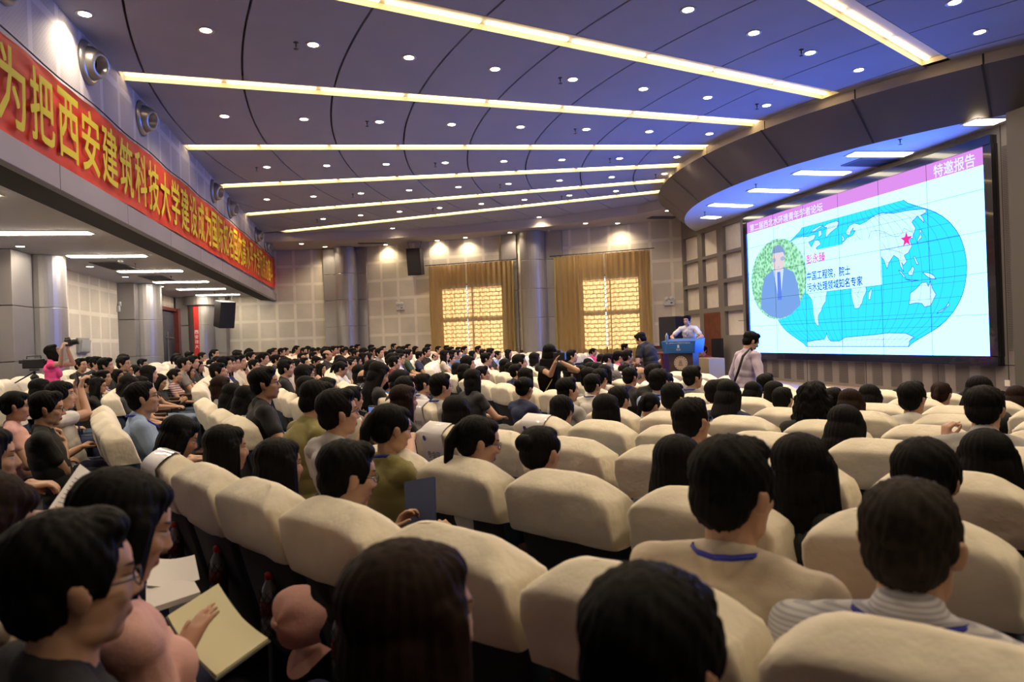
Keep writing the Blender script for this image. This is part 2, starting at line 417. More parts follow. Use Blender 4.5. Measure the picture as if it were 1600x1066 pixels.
for a in NY:
    for b in NZ:
        if a[0] > 17 and a[0] < 17.5 and b[0] < 0: continue
        mb.box((XR+.11, (a[0]+a[1])/2, H0+(b[0]+b[1])/2), (.02, a[1]-a[0]+.02, b[1]-b[0]+.02))
struct(mb.obj('wall_stage_niche_panels', M_niche))
mb = MB()
for yy in (8.42, 9.9, 11.6, 13.4, 15.58): mb.box((XR-.001, yy, H0-.87), (.006, .012, .52))
for yy in (8.6, 15.64): mb.box((XR-.001, yy, H0+1.0), (.006, .012, 4.2))
mb.box((XR-.001, 12.1, H0-.615), (.006, 7.2, .012)); mb.box((XR-.001, 15.9, H0+.3), (.006, .5, .012))
struct(mb.obj('trim_5', M_alud))
# perforated strips under and beside the screen
M_perf = mat('perforated_strip', (.085, .073, .064), .8)
mb = MB()
yy = 8.95
while yy < 15.4:
    for k in range(22):
        for q in range(1):
            mb.box((XR-.003, yy, H0-1.05+k*.019), (.004, .26, .009))
    yy += .47
for k in range(120): mb.box((XR-.003, 8.50, H0-.4+k*.025), (.004, .16, .012))
struct(mb.obj('trim_6', M_perf))
# dark recess to the right of the screen wall
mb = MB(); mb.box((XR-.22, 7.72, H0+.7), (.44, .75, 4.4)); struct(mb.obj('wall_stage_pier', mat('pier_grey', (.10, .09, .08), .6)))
# beam step high on the right
mb = MB(); mb.box((9.0, 5.9, ZC-.15), (2.4, 2.4, .34), Matrix.Rotation(radians(-35), 3, 'Z')); struct(mb.obj('trim_7', M_ceil))
mb = MB(); mb.box((XR+.03, (DY[0]+DY[1])/2, (H0+DZ+H0-1.2)/2), (.06, DY[1]-DY[0], DZ+1.2))
dr = mb.obj('door_1', M_redwood); struct(dr); mb = MB(); mb.rbox((XR-.01, DY[0]+.09, H0-.25), (.03, .03, .14), .008); mb.obj('door_handle', M_steel, dr)
# dado rail and dark base on the far walls
mb = MB()
for (a, b) in zip(FW, FW[1:]):
    a = Vector(a); b = Vector(b); d = (b-a).normalized(); nn = Vector((d.y, -d.x)); R = Matrix.Rotation(atan2(d.y, d.x), 3, 'Z')
    c = (a+b)/2+nn*.03; mb.box((c.x, c.y, H0-.33), ((b-a).length, .07, .06), R)
struct(mb.obj('trim_8', M_wood))
mb = MB()
for (a, b) in zip(FW, FW[1:]):
    a = Vector(a); b = Vector(b); d = (b-a).normalized(); nn = Vector((d.y, -d.x)); R = Matrix.Rotation(atan2(d.y, d.x), 3, 'Z')
    c = (a+b)/2+nn*.015; mb.box((c.x, c.y, H0-1.0), ((b-a).length, .03, 1.3), R)
struct(mb.obj('baseboard_far', mat('dado_grey', (.17, .16, .15), .6)))
# ================================================================ ceiling fittings
M_trimw = mat('downlight_trim', (.6, .58, .55), .4)
E_down = emis('downlight_lamp', (1.0, .80, .55), K_DOWN)
def ring_mesh():
    mb = MB(); mb.lathe([(.062, 0), (.088, -.006), (.095, -.004), (.095, .004), (.062, .004)], 24); return mb.mesh('downlight_trim', M_trimw, True)
def lamp_mesh():
    mb = MB(); n = 24; mb.add([(.062*cos(2*pi*k/n), .062*sin(2*pi*k/n), 0.0) for k in range(n)], [tuple(range(n-1, -1, -1))]); return mb.mesh('downlight_lamp', E_down)
RM, LM = ring_mesh(), lamp_mesh()
SPOT = bpy.data.lights.new('downlight_bulb', 'SPOT'); SPOT.energy = K_SPOT; SPOT.color = (1.0, .80, .56); SPOT.spot_size = radians(140); SPOT.spot_blend = .75; SPOT.shadow_soft_size = .06
SPOT2 = SPOT.copy(); SPOT2.energy = K_SPOT*.15; SPOT3 = SPOT.copy(); SPOT3.energy = K_SPOT*.75
def downlight(x, y, z, label):
    o = link('downlight', RM, None, (x, y, z-.002)); tag(o, label, 'ceiling light', 'round recessed downlights')
    l = link('lamp', LM, o, (0, 0, -.002)); s_ = link('bulb', SPOT if z > H0+3.5 else SPOT3 if z > H0+3 else SPOT2, o, (0, 0, -.03)); return o
M_brass = mat('sprinkler_metal', (.10, .09, .08), .4, metal=.7)
mb = MB(); mb.lathe([(.03, 0), (.03, -.006), (.01, -.01), (.009, -.05), (.004, -.055), (.004, -.075), (.028, -.078), (.028, -.083)], 10)
SPM = mb.mesh('sprinkler', M_brass, True)
def sprinkler(x, y, z, label): return tag(link('fire_sprinkler', SPM, None, (x, y, z)), label, 'sprinkler', 'ceiling fire sprinklers')
for bi, (a0, a1, am) in enumerate([(-60, -49.5, -54.5), (-49.5, -39, -44), (-39, -28.15, -33), (-28.15, -17.1, -23), (-17.1, -6.45, -12.1), (-6.45, 4.4, -1.5), (4.4, 14.1, 9.3), (14.1, 23.9, 19.1), (23.9, 32.2, 28.4)]):
    for k in range(9):
        r = 8.52+1.185*k
        for dd in ((0,) if bi > 2 or k < 7 else (0,)):
            x, y = polar(r, am)
            if x < XL+.12 or y < YN+.3 or y > step_edge(x)-.5 or x > 8.7: continue
            if r > 12 and bi < 3 and k % 2: continue
            downlight(x, y, ZC, 'round recessed downlight, %s from the stage bulkhead, between ceiling slots %s and %s' % (ORD[k+1], ORD[bi+1], ORD[bi+2]))
            if (k+bi) % 3 == 1:
                x2, y2 = polar(r+.2, am); sprinkler(x2, y2, ZC, 'small sprinkler beside the %s downlight from the bulkhead, between slots %s and %s' % (ORD[k+1], ORD[bi+1], ORD[bi+2]))
for i, (x, y) in enumerate([(-1.9, 23.75), (-1.2, 24.5), (.8, 24.1), (2.45, 23.2), (4.57, 21.6), (5.79, 21.35), (7.5, 19.9), (6.5, 19.9), (8.2, 17.9), (3.3, 22.6)]):
    downlight(x, y, ZF, 'round recessed downlight in the lower ceiling over the far wall, %s from the left' % ORD[i+1])
for i, (x, y) in enumerate([(.97, 22.25), (5.2, 20.3)]):
    downlight(x, y, ZC, 'round downlight close to the ceiling step, %s from the left' % ORD[i+1])
for i, (x, y) in enumerate([(-5.5, 9.2), (-5.5, 13.0), (-5.5, 16.0), (-5.5, 18.2), (-5.45, 21.0)]):
    downlight(x, y, ZB, 'round recessed downlight close to the left wall under the gallery, %s from the camera' % ORD[i+1])
# long strip lights under the gallery
M_housing = mat('strip_housing', (.75, .73, .68), .5); E_strip = emis('strip_tube', (1.0, .86, .66), K_STRIP)
def strip_light(x, y, z, lx, ly, label, group, rz=0.0, Em=None, nt=2):
    r = empty('strip_light', (x, y, z), rz, label, 'ceiling light', group)
    mb = MB(); t = .03
    for s_ in (-1, 1): mb.rbox((0, s_*(ly/2+t/2), -.006), (lx+2*t, t, .014), .004); mb.rbox((s_*(lx/2+t/2), 0, -.006), (t, ly, .014), .004)
    mb.obj('frame', M_housing, r)
    mb = MB()
    for k in range(nt): mb.rbox((0, (k-(nt-1)/2)*ly/nt, -.014), (lx*.98, ly/nt*.8, .024), .004)
    mb.obj('tube', Em or E_strip, r)
for i, y in enumerate([6.0, 8.8, 11.55, 14.25, 16.92, 19.6, 21.92, 24.25]):
    strip_light(-4.6, y, ZB, 1.3, .24, 'long strip light under the left gallery, %s from the camera end' % ORD[i+1], 'strip lights under the gallery')
    if i > 2: sprinkler(-4.5, y+1.3, ZB, 'sprinkler under the gallery, behind the %s strip light from the camera end' % ORD[i+1])
E_soff = emis('stage_lamp', (1.0, .88, .66), K_SOFFIT)
for i, (x, y) in enumerate([(8.78, 8.45), (8.5, 10.2), (8.35, 11.5), (8.3, 13.0), (8.2, 14.55), (8.5, 16.05)]):
    strip_light(x, y, H0+2.9, 1.05 if 0 < i < 5 else .45, .26, 'warm rectangular light in the stage soffit, %s from the right' % ORD[i+1], 'rectangular lights over the stage', radians(-8+4*i), E_soff)
for i, (x, y) in enumerate([(8.2, 9.4), (7.6, 12.5), (8.0, 15.4)]): sprinkler(x, y, H0+2.9, 'sprinkler in the stage soffit, %s from the right' % ORD[i+1])
# air grilles
M_grille = mat('air_grille', (.12, .11, .11), .5)
def grille(x, y, z, lx, ly, label, rz=0):
    mb = MB()
    for s_ in (-1, 1): mb.box((0, s_*ly/2, 0), (lx, .03, .012)); mb.box((s_*lx/2, 0, 0), (.03, ly, .012))
    n = int(ly/.045)
    for k in range(n): mb.box((0, -ly/2+ly*(k+.5)/n, .003), (lx, .018, .01), Matrix.Rotation(.5, 3, 'X'))
    o = mb.obj('air_vent', M_grille, None, False, (x, y, z-.008), (0, 0, rz)); tag(o, label, 'vent')
grille(8.75, 10.75, H0+2.9, .75, .5, 'large dark air grille in the blue-lit stage soffit')
grille(.35, 23.7, ZF, .9, .25, 'slim air grille in the lower ceiling near the far column')
grille(8.5, 18.9, ZF, .8, .35, 'dark air grille in the lower ceiling beside the stage bulkhead')
grille(-5.0, 15.9, ZB, .5, 1.3, 'pale air grille under the gallery, nearer of two')
grille(-4.9, 18.6, ZB, .5, 1.3, 'pale air grille under the gallery, farther of two')
mb = MB(); mb.lathe([(.06, 0), (.06, -.02), (.045, -.05), (.02, -.055)], 14); tag(link('smoke_detector', mb.mesh('smoke_detector', M_plwhite, True), None, (-4.6, 15.0, ZB)), 'small white smoke detector under the left gallery', 'smoke detector')
# round air nozzles high on the left wall
M_nozz = mat('nozzle_metal', (.42, .41, .40), .3, metal=.8)
for i, y in enumerate([6.9, 8.84, 10.84, 15.65, 17.48, 21.6, 23.6]):
    r = empty('air_nozzle', (XL, y, H0+3.35), 0, 'round silver air nozzle high on the left wall, %s from the camera' % ORD[i], 'vent', 'round air nozzles over the banner') if i else empty('air_nozzle', (XL, y, H0+3.35), 0, 'round silver air nozzle high on the left wall, closest to the camera', 'vent', 'round air nozzles over the banner')
    r.scale = (1.15, 1.15, 1.15)
    R = Matrix.Rotation(pi/2, 3, 'Y')
    mb = MB(); mb.lathe([(.215, 0), (.215, .02), (.19, .05), (.17, .05), (.15, .02)], 28, R=R); mb.obj('flange', M_nozz, r, True)
    R2 = Matrix.Rotation(pi/2+.25, 3, 'Y') @ Matrix.Rotation(.3, 3, 'X')
    mb = MB(); mb.lathe([(.16, .0), (.165, .05), (.13, .15), (.10, .17), (.085, .16), (.085, .02)], 28, R=R2); mb.obj('nozzle_bell', M_nozz, r, True)
    mb = MB(); mb.lathe([(.083, .04), (.083, .05)], 20, R=R2); mb.obj('throat', M_black, r)
# ================================================================ columns
M_col = mat('column_cladding', (.36, .345, .335), .44, metal=.65, noise=.05, nscale=2)
def column(x, y, r, z0, z1, label, pil=None, joints=.9, cap=0):
    e = empty('column', (x, y, 0), 0, label, 'column')
    mb = MB(); z = z1; 
    while z > z0:
        zb = max(z-joints, z0); mb.lathe([(r-.008, zb+.001), (r, zb+.01), (r, z-.01), (r-.008, z-.001)], 32); z = zb
    mb.obj('round_shaft', M_col, e, True).data.polygons.foreach_set('use_smooth', [False]*0) if False else mb.obj('round_shaft', M_col, e)
    if pil:
        mb = MB()
        for (px_, py_, w_, d_, ang) in pil:
            z = z1
            while z > z0:
                zb = max(z-joints, z0); mb.rbox((px_-x, py_-y, (z+zb)/2), (w_, d_, z-zb-.012), .008, Matrix.Rotation(ang, 3, 'Z')); z = zb
        mb.obj('pilaster', M_col, e)
    if cap:
        mb = MB(); mb.lathe([(r+.14, z1-cap), (r+.14, z1)], 32); mb.obj('collar', M_col, e)
    return e
a1 = atan2(25-25.95, -.45+6.6); a2 = atan2(21.72-25, 5.3+.45)
column(-.55, 24.78, .37, -.6, ZF, 'round grey metal-clad column on the far wall, left of the first curtain', [(-1.0, 24.98, .62, .12, a1), (-.08, 24.78, .55, .12, a2)])
column(5.28, 21.55, .42, -.8, ZF, 'round grey metal-clad column on the far wall between the two curtains', [(4.62, 22.05, .5, .12, a2), (5.88, 21.28, .55, .12, a2)])
column(-5.72, 14.35, .37, -.4, ZB, 'round column on the left wall behind the woman in pink with a camera', [(-5.95, 13.6, .42, .75, 0)], .95)
column(-5.72, 20.4, .42, -.4, ZB, 'round column on the left wall, in the middle between door and photographer', [(-5.95, 19.85, .4, .4, 0)], .95)
column(-5.35, 25.3, .42, -.4, ZB-.0, 'round column in the far left corner with a red vertical banner', [(-5.85, 25.35, .5, .5, 0), (-4.75, 25.45, .4, .3, a1)], .95, .28)
# red vertical banner on the corner column
M_red = mat('red_cloth', (.62, .028, .02), .6, noise=.1, nscale=3)
mb = MB(); mb.rbox((0, 0, 0), (.16, .012, 2.25), .004); o = mb.obj('vertical_banner', M_red, None, False, (-5.42, 24.86, H0+.42)); tag(o, 'narrow red hanging banner with white characters on the corner column', 'banner')
mb = MB()
for k, ch in enumerate('西安建大'): add_text(mb, ch, (0, -.012, .25-k*.16), (1, 0, 0), (0, 0, 1), height=.12)
mb.obj('lettering', mat('white_letter', (.8, .8, .8), .6), o)
# ================================================================ the long red banner
NB = 30; BY0, BY1 = 6.84, 24.3; TXT = '为把西安建筑科技大学建设成为国际知名国内高水平大学而努力奋斗'
y0b, y1b = 5.9, 25.45
M_ban = mat('banner_red', (.70, .045, .018), .55, noise=.06, nscale=1.5); M_yel = mat('banner_yellow', (.78, .66, .03), .55)
def bz(y, t): return H0+1.92+.008*(y-6.8)+t*(.88+.0085*(y-6.8))
def ban_x(y, z): return XL+.05+.012*sin(y*3.1+z*4)+.006*sin(y*11+z*23)
mb = MB(); ny_, nz_ = 200, 14
for j in range(nz_+1):
    for i in range(ny_+1):
        y = y0b+(y1b-y0b)*i/ny_; z = bz(y, j/nz_)
        mb.v.append((ban_x(y, z)+.006*sin(z*60+y*1.5), y, z))
for j in range(nz_):
    for i in range(ny_): mb.f.append((j*(ny_+1)+i, j*(ny_+1)+i+1, (j+1)*(ny_+1)+i+1, (j+1)*(ny_+1)+i)); mb.mi.append(0)
ban = mb.obj('banner', M_ban, None, True); tag(ban, 'long red banner with yellow Chinese characters on the gallery wall', 'banner', None)
mb = MB()
for k, ch in enumerate(TXT):
    yc = BY0+k*(BY1-BY0)/29
    add_text(mb, ch, (XL+.085, yc, bz(yc, .5)), (0, 1, 0), (0, 0, 1), width=.50, height=.76*(bz(yc, 1)-bz(yc, 0)), bold=.012)
mb.obj('lettering', M_yel, ban)
mb = MB(); mb.tube([(XL+.06, y, bz(y, 1)+.03+.015*sin(y*3)) for y in np.linspace(y0b, y1b, 60)], .008, 6); mb.obj('hanging_cord', M_black, ban)
# ================================================================ curtains, rods, lattice windows
M_curt = bpy.data.materials.new('curtain_cloth'); nt, N, L = nodes_of(M_curt)
for n in list(N): N.remove(n)
o_ = N.new('ShaderNodeOutputMaterial'); mx = N.new('ShaderNodeMixShader'); df = N.new('ShaderNodeBsdfDiffuse'); tl = N.new('ShaderNodeBsdfTranslucent')
df.inputs[0].default_value = (.50, .36, .15, 1); tl.inputs[0].default_value = (.72, .50, .27, 1); mx.inputs[0].default_value = .42
L.new(df.outputs[0], mx.inputs[1]); L.new(tl.outputs[0], mx.inputs[2]); L.new(mx.outputs[0], o_.inputs[0])
M_goldtrim = mat('curtain_trim', (.40, .32, .08), .7)
def curtain_set(p, d, nrm, s0, s1, win, name, gap=None):
    rz = atan2(d.y, d.x)
    def W(s, off, z): q = p+d*s-nrm*off; return (q.x, q.y, z)
    zt_, zb_ = H0+2.55, H0-.75
    mids = (s0+s1)/2 if gap is None else gap
    for ci, (a, b) in enumerate([(s0, mids-.02), (mids+.03, s1)]):
        mb = MB(); n = int((b-a)/.022); rows = 14
        for j in range(rows+1):
            t = j/rows; z = zt_+(zb_-zt_)*t
            for i in range(n+1):
                s = a+(b-a)*i/n; ph = s*2*pi/.17
                amp = .035+.012*sin(s*5.3+ci)
                s2 = s+.012*sin(ph*.5+t*2)*t
                mb.v.append(W(s2, .20+amp*sin(ph+.7*sin(s*3.1)+.25*sin(t*4+s*2))+.02*sin(s*2.2+t*3)*t, z))
        for j in range(rows):
            for i in range(n): mb.f.append((j*(n+1)+i, j*(n+1)+i+1, (j+1)*(n+1)+i+1, (j+1)*(n+1)+i)); mb.mi.append(0)
        o = mb.obj('curtain', M_curt, None, True); tag(o, '%s half of the brown-gold curtain on the far wall %s' % (('left', 'right')[ci], name), 'curtain', None)
        mb = MB()
        for k in range(int((b-a)/.17)+1): mb.tube([W(a+.03+k*.17, .20, zt_-.01), W(a+.03+k*.17, .20, zt_+.035)], .006, 5)
        mb.obj('hook', M_black, o)['kind'] = 'stuff'
        # gold braid down the outer edge
        e = a if ci == 0 else b; mb = MB(); mb.tube([W(e, .21+.02*sin(z*3), z) for z in np.linspace(zt_, zb_, 20)], .022, 6); mb.obj('edge_trim', M_goldtrim, o, True)
    mb = MB(); mb.tube([W(s0-.15, .20, zt_+.04), W(s1+.15, .20, zt_+.04)], .013, 8)
    o = mb.obj('curtain_rod', M_black, None, True); tag(o, 'thin dark curtain rod above the curtains %s' % name, 'curtain rod')
    # window: frame and lattice, set in the wall
    a, b, za, zb2 = win
    mb = MB(); R = Matrix.Rotation(rz, 3, 'Z')
    def bar(sa, sb, z0_, z1_, t=.04, off=-.08): 
        q = W((sa+sb)/2, off, (z0_+z1_)/2); mb.box(q, (abs(sb-sa), t, abs(z1_-z0_)), R)
    for s in (a+.03, (a+b)/2, b-.03): bar(s-.03, s+.03, za, zb2)
    for z in (za+.03, za+(zb2-za)*.52, zb2-.03): bar(a, b, z-.05, z+.05)
    fr = mb.obj('window_frame', mat('window_frame', (.35, .35, .35), .5), None); fr.name = 'window_%d' % (1 if 'left' in name else 2); struct(fr)
    mb = MB(); z = za+.1; row = 0
    while z < zb2:
        bar(a, b, z, z+.022, .02, -.10)
        s = a+.05+(row % 2)*.11
        while s < b: bar(s, s+.018, z, z+.13, .02, -.10); s += .22
        z += .13; row += 1
    g = mb.obj('window_lattice', M_black, fr)
    mb = MB()
    q = [W(a, -.06, za), W(b, -.06, za), W(b, -.06, zb2), W(a, -.06, zb2)]; mb.add(q, [(0, 1, 2, 3)])
    mg = bpy.data.materials.get('window_glass')
    if not mg:
        mg = bpy.data.materials.new('window_glass'); nt, N, L = nodes_of(mg)
        for n_ in list(N): N.remove(n_)
        o2 = N.new('ShaderNodeOutputMaterial'); ms = N.new('ShaderNodeMixShader'); tr = N.new('ShaderNodeBsdfTransparent'); gl = N.new('ShaderNodeBsdfGlossy')
        ms.inputs[0].default_value = .08; gl.inputs['Roughness'].default_value = .02; L.new(tr.outputs[0], ms.inputs[1]); L.new(gl.outputs[0], ms.inputs[2]); L.new(ms.outputs[0], o2.inputs[0])
    mb.obj('window_pane', mg, fr)
curtain_set(p2, d2, n2, 3.12, 6.0, W2, 'left of the middle column', 4.42)
curtain_set(p3, d3, n3, .78, 3.72, W3, 'right of the middle column', 2.35)
# ================================================================ video wall
ZS0, ZS1 = H0-.48, H0+2.64; YS0, YS1 = 15.44, 8.79     # bottom/top, picture left/right
SW_, SH_ = YS0-YS1, ZS1-ZS0
vw = empty('video_wall', (XR, (YS0+YS1)/2, ZS0), 0, 'large video wall showing a cyan world map slide on the stage wall', 'screen')
def loc(P): return (P[0]-XR, P[1]-(YS0+YS1)/2, P[2]-ZS0)
def S(s, t, off=0): return loc((XR-.085-off, YS0-s*SW_, ZS0+t*SH_))
M_bez = mat('screen_bezel', (.012, .012, .018), .18, coat=.5)
mb = MB(); b = .13
mb.box(loc((XR-.06, (YS0+YS1)/2, ZS1+b/2+.005)), (.12, SW_+2*b, b+.01)); mb.box(loc((XR-.06, (YS0+YS1)/2, ZS0-b/2-.005)), (.12, SW_+2*b, b+.01))
for y in (YS0+b/2+.005, YS1-b/2-.005): mb.box(loc((XR-.06, y, (ZS0+ZS1)/2)), (.12, b+.01, SH_+.02))
mb.obj('bezel', M_bez, vw)
mb = MB(); mb.box(loc((XR-.04, (YS0+YS1)/2, (ZS0+ZS1)/2)), (.08, SW_, SH_)); mb.obj('cabinet', M_black, vw)
def sc(name, r, g, b_): return emis('screen_'+name, (r, g, b_), K_SCREEN)
def spoly(mb, pts, off, mi=0): mb.add([S(s, t, off) for s, t in pts], [tuple(range(len(pts)))], mi)
mb = MB(); spoly(mb, [(0, 0), (1, 0), (1, 1), (0, 1)], 0); mb.obj('slide_background', sc('white', .37, 1.35, 6.5), vw)
mb = MB(); spoly(mb, [(0, .915), (1, .915), (1, 1), (0, 1)], .001); mb.obj('slide_title_bar', sc('pink', .36, .14, .42), vw)
TT = sc('title', .40, .45, .6)
def stext(mb, s_, sc_, tc_, wid=None, hei=None, off=.003, bold=.0, mi=0):
    V, Fc, w_, h_ = text_geo(s_, 1.0, 0); 
    kx = wid*SW_/w_; ky = hei*SH_/h_ if hei else kx
    c = Vector(S(sc_, tc_, off))
    for q_, (bx, by) in enumerate(((0, 0),) if not bold else ((-bold, -bold), (bold, -bold), (-bold, bold), (bold, bold), (0, 0))): mb.add([c+Vector((-.0003*q_, -(p.x+bx)*kx, (p.y+by)*ky)) for p in V], Fc, mi)
mb = MB(); stext(mb, '第二届西北水环境青年学者论坛', .225, .950, .41, .056, bold=.014); stext(mb, '特邀报告', .915, .953, .118, .066, bold=.014); mb.obj('slide_title_lettering', TT, vw)
# map (Robinson-like outline)
RT = [(0, 1, 0), (10, .9954, .124), (20, .9822, .248), (30, .96, .372), (40, .9216, .4958), (50, .8679, .6176), (60, .7903, .7346), (70, .6732, .8435), (80, .5722, .936), (90, .5322, 1.0)]
MC = (.54, .447)
def rob(lon, lat):
    a = abs(lat); i = min(int(a//10), 8); f = (a-10*i)/10
    X = RT[i][1]+(RT[i+1][1]-RT[i][1])*f; Y = RT[i][2]+(RT[i+1][2]-RT[i][2])*f
    return (MC[0]+X*(lon-10)/180*.402, MC[1]+(Y if lat >= 0 else -Y)*.405)
oc = [rob(190, l) for l in range(-90, 91, 6)]+[rob(-170, l) for l in range(90, -91, -6)]
mb = MB(); spoly(mb, oc, .001); mb.obj('slide_map_sea', sc('sea', .02, .42, 3.0), vw)
LAND = dict(
 na=[(-168, 66), (-156, 71), (-130, 70), (-110, 68), (-95, 69), (-85, 68), (-82, 62), (-93, 59), (-82, 53), (-79, 52), (-77, 60), (-65, 59), (-56, 53), (-66, 49), (-60, 46), (-70, 43), (-75, 38), (-81, 31), (-81, 26), (-85, 30), (-96, 28), (-97, 20), (-90, 21), (-87, 16), (-83, 10), (-78, 8), (-85, 11), (-95, 16), (-105, 20), (-110, 26), (-117, 33), (-124, 41), (-124, 48), (-133, 57), (-150, 60), (-165, 55), (-158, 59), (-166, 62)],
 sa=[(-78, 8), (-71, 12), (-60, 9), (-51, 4), (-50, 0), (-35, -6), (-39, -15), (-41, -22), (-48, -27), (-54, -34), (-62, -39), (-65, -45), (-68, -52), (-72, -54), (-75, -48), (-73, -38), (-71, -28), (-71, -18), (-78, -11), (-81, -5), (-79, 2)],
 af=[(-17, 15), (-16, 24), (-9, 31), (-5, 36), (10, 37), (20, 31), (32, 31), (36, 22), (43, 12), (51, 12), (42, -1), (39, -8), (40, -15), (35, -21), (32, -28), (26, -34), (18, -34), (14, -25), (12, -16), (13, -7), (9, 1), (9, 4), (-7, 4), (-13, 9)],
 eu=[(-9, 37), (-9, 43), (-2, 44), (-4, 48), (3, 51), (8, 54), (12, 54), (20, 55), (28, 60), (22, 61), (24, 65), (17, 61), (13, 56), (6, 58), (5, 62), (15, 69), (28, 71), (42, 67), (60, 69), (73, 72), (90, 75), (110, 76), (130, 71), (160, 70), (180, 68), (189, 66), (178, 62), (163, 60), (162, 56), (156, 51), (157, 60), (140, 55), (138, 47), (128, 40), (126, 36), (121, 39), (120, 34), (121, 29), (113, 22), (106, 20), (109, 13), (103, 9), (101, 13), (103, 2), (98, 9), (97, 17), (90, 22), (80, 14), (77, 8), (73, 18), (67, 25), (57, 26), (50, 30), (56, 25), (58, 20), (50, 14), (43, 13), (39, 21), (35, 29), (36, 36), (27, 37), (24, 40), (20, 38), (15, 44), (12, 45), (18, 40), (10, 44), (3, 42), (-2, 37)],
 au=[(114, -22), (122, -18), (130, -12), (137, -12), (140, -17), (142, -11), (146, -19), (153, -26), (150, -37), (141, -38), (135, -34), (125, -33), (115, -34)],
 gr=[(-73, 78), (-60, 82), (-30, 83), (-18, 79), (-22, 71), (-40, 65), (-46, 60), (-53, 67), (-57, 75)],
 md=[(44, -25), (47, -25), (50, -15), (49, -12), (44, -17)],
 jp=[(130, 31), (135, 34), (140, 36), (141, 41), (145, 43), (142, 45), (139, 39), (133, 35)],
 nz=[(166, -46), (171, -44), (174, -41), (178, -38), (175, -35), (174, -39), (172, -41), (167, -44)],
 ng=[(131, -1), (141, -3), (147, -6), (150, -10), (143, -9), (137, -6)],
 bo=[(109, 1), (113, 3), (117, 7), (119, 4), (116, -3), (110, -2)], su=[(95, 5), (100, 2), (106, -5), (103, -4), (97, 2)], ja=[(105, -6), (115, -8), (125, -9), (115, -9)],
 uk=[(-5, 50), (1, 51), (0, 54), (-3, 58), (-6, 57), (-3, 54)], ph=[(120, 17), (122, 17), (126, 8), (123, 8)], ca=[(-110, 74), (-95, 74), (-90, 78), (-75, 80), (-90, 82), (-110, 78)], bf=[(-85, 73), (-75, 73), (-63, 66), (-70, 63), (-78, 70)],
 an=[(-160, -84), (-150, -78), (-110, -75), (-75, -73), (-60, -66), (-57, -63), (-62, -71), (-60, -77), (-30, -77), (-10, -71), (40, -69), (70, -68), (100, -66), (140, -67), (170, -72), (175, -78), (185, -84), (188, -89), (-165, -89)])
mb = MB(); ml = MB()
for k, p in LAND.items():
    P = [rob(a, b2) for a, b2 in p]
    spoly(mb, P, .002)
    n = len(P)
    for i in range(n):
        A = Vector(S(*P[i], .0032)); B = Vector(S(*P[(i+1) % n], .0032)); d_ = (B-A)
        if d_.length < 1e-4: continue
        q = Vector((0, d_.z, -d_.y)).normalized()*.005
        ml.add([A-q, B-q, B+q, A+q], [(0, 1, 2, 3)])
mb.obj('slide_map_land', sc('land', .33, .60, 4.0), vw)
def line(pts, wd=.004, off=.003):
    for a, b2 in zip(pts, pts[1:]):
        A = Vector(S(*a, off)); B = Vector(S(*b2, off)); d_ = B-A; q = Vector((0, d_.z, -d_.y)).normalized()*wd
        ml.add([A-q, B-q, B+q, A+q], [(0, 1, 2, 3)])
for lo in range(-170, 191, 15): line([rob(lo, la) for la in range(-90, 91, 9)], .0022 if -170 < lo < 190 else .006)
for la in list(range(-75, 90, 15)): line([rob(lo, la) for lo in range(-170, 191, 30)], .0022)
for bp in ([(75, 50), (88, 48), (96, 43), (105, 42), (112, 44), (120, 50), (130, 43)], [(75, 38), (80, 30), (90, 28), (98, 25), (105, 22)], [(50, 45), (60, 55), (75, 54), (88, 49)], [(35, 48), (30, 52), (28, 58)], [(10, 30), (12, 22), (24, 20), (25, 30)], [(25, 10), (30, 2), (30, -10), (22, -18), (28, -22)]): line([rob(*q) for q in bp], .003)
mb_lines = ml
mb_lines.obj('slide_map_lines', sc('line', .02, .06, .30), vw)
# star, text box, portrait disc
mb = MB(); cxs, cts = .761, .632
st_ = []
for k in range(10):
    r_ = .021 if k % 2 == 0 else .0085
    st_.append((cxs+r_*sin(k*pi/5), cts+r_*cos(k*pi/5)*SW_/SH_))
spoly(mb, st_, .006); mb.obj('slide_star', sc('star', .45, .02, .16), vw)
mb = MB(); spoly(mb, [(.335, .40), (.668, .40), (.668, .68), (.335, .68)], .004); mb.obj('slide_text_box', sc('box', .35, .80, 5.0), vw)
mb = MB(); stext(mb, '彭永臻', .388, .628, .092, .062, .0055, .014); mb.obj('slide_pink_lettering', sc('pinktext', .45, .02, .16), vw)
mb = MB(); stext(mb, '中国工程院，院士', .443, .514, .202, .060, .0055, .014); stext(mb, '污水处理领域知名专家', .467, .440, .252, .058, .0055, .014); mb.obj('slide_dark_lettering', sc('darktext', .0, .004, .05), vw)
pc = (.178, .53); pr = (.162, .29)
def disc(cx_, cy_, rx, ry, n=40): return [(cx_+rx*cos(2*pi*k/n), cy_+ry*sin(2*pi*k/n)) for k in range(n)]
mp = bpy.data.materials.new('screen_leaves'); nt, N, L = nodes_of(mp)
for n_ in list(N): N.remove(n_)
o2 = N.new('ShaderNodeOutputMaterial'); e2 = N.new('ShaderNodeEmission'); e2.inputs[1].default_value = K_SCREEN
t2 = N.new('ShaderNodeTexCoord'); v2 = N.new('ShaderNodeTexVoronoi'); v2.inputs['Scale'].default_value = 14; cr = N.new('ShaderNodeValToRGB')
cr.color_ramp.elements[0].color = (.01, .13, .04, 1); cr.color_ramp.elements[1].color = (.28, .55, .38, 1); cr.color_ramp.elements[1].position = .9
L.new(t2.outputs['Object'], v2.inputs['Vector']); L.new(v2.outputs['Distance'], cr.inputs[0]); L.new(cr.outputs[0], e2.inputs[0]); L.new(e2.outputs[0], o2.inputs[0])
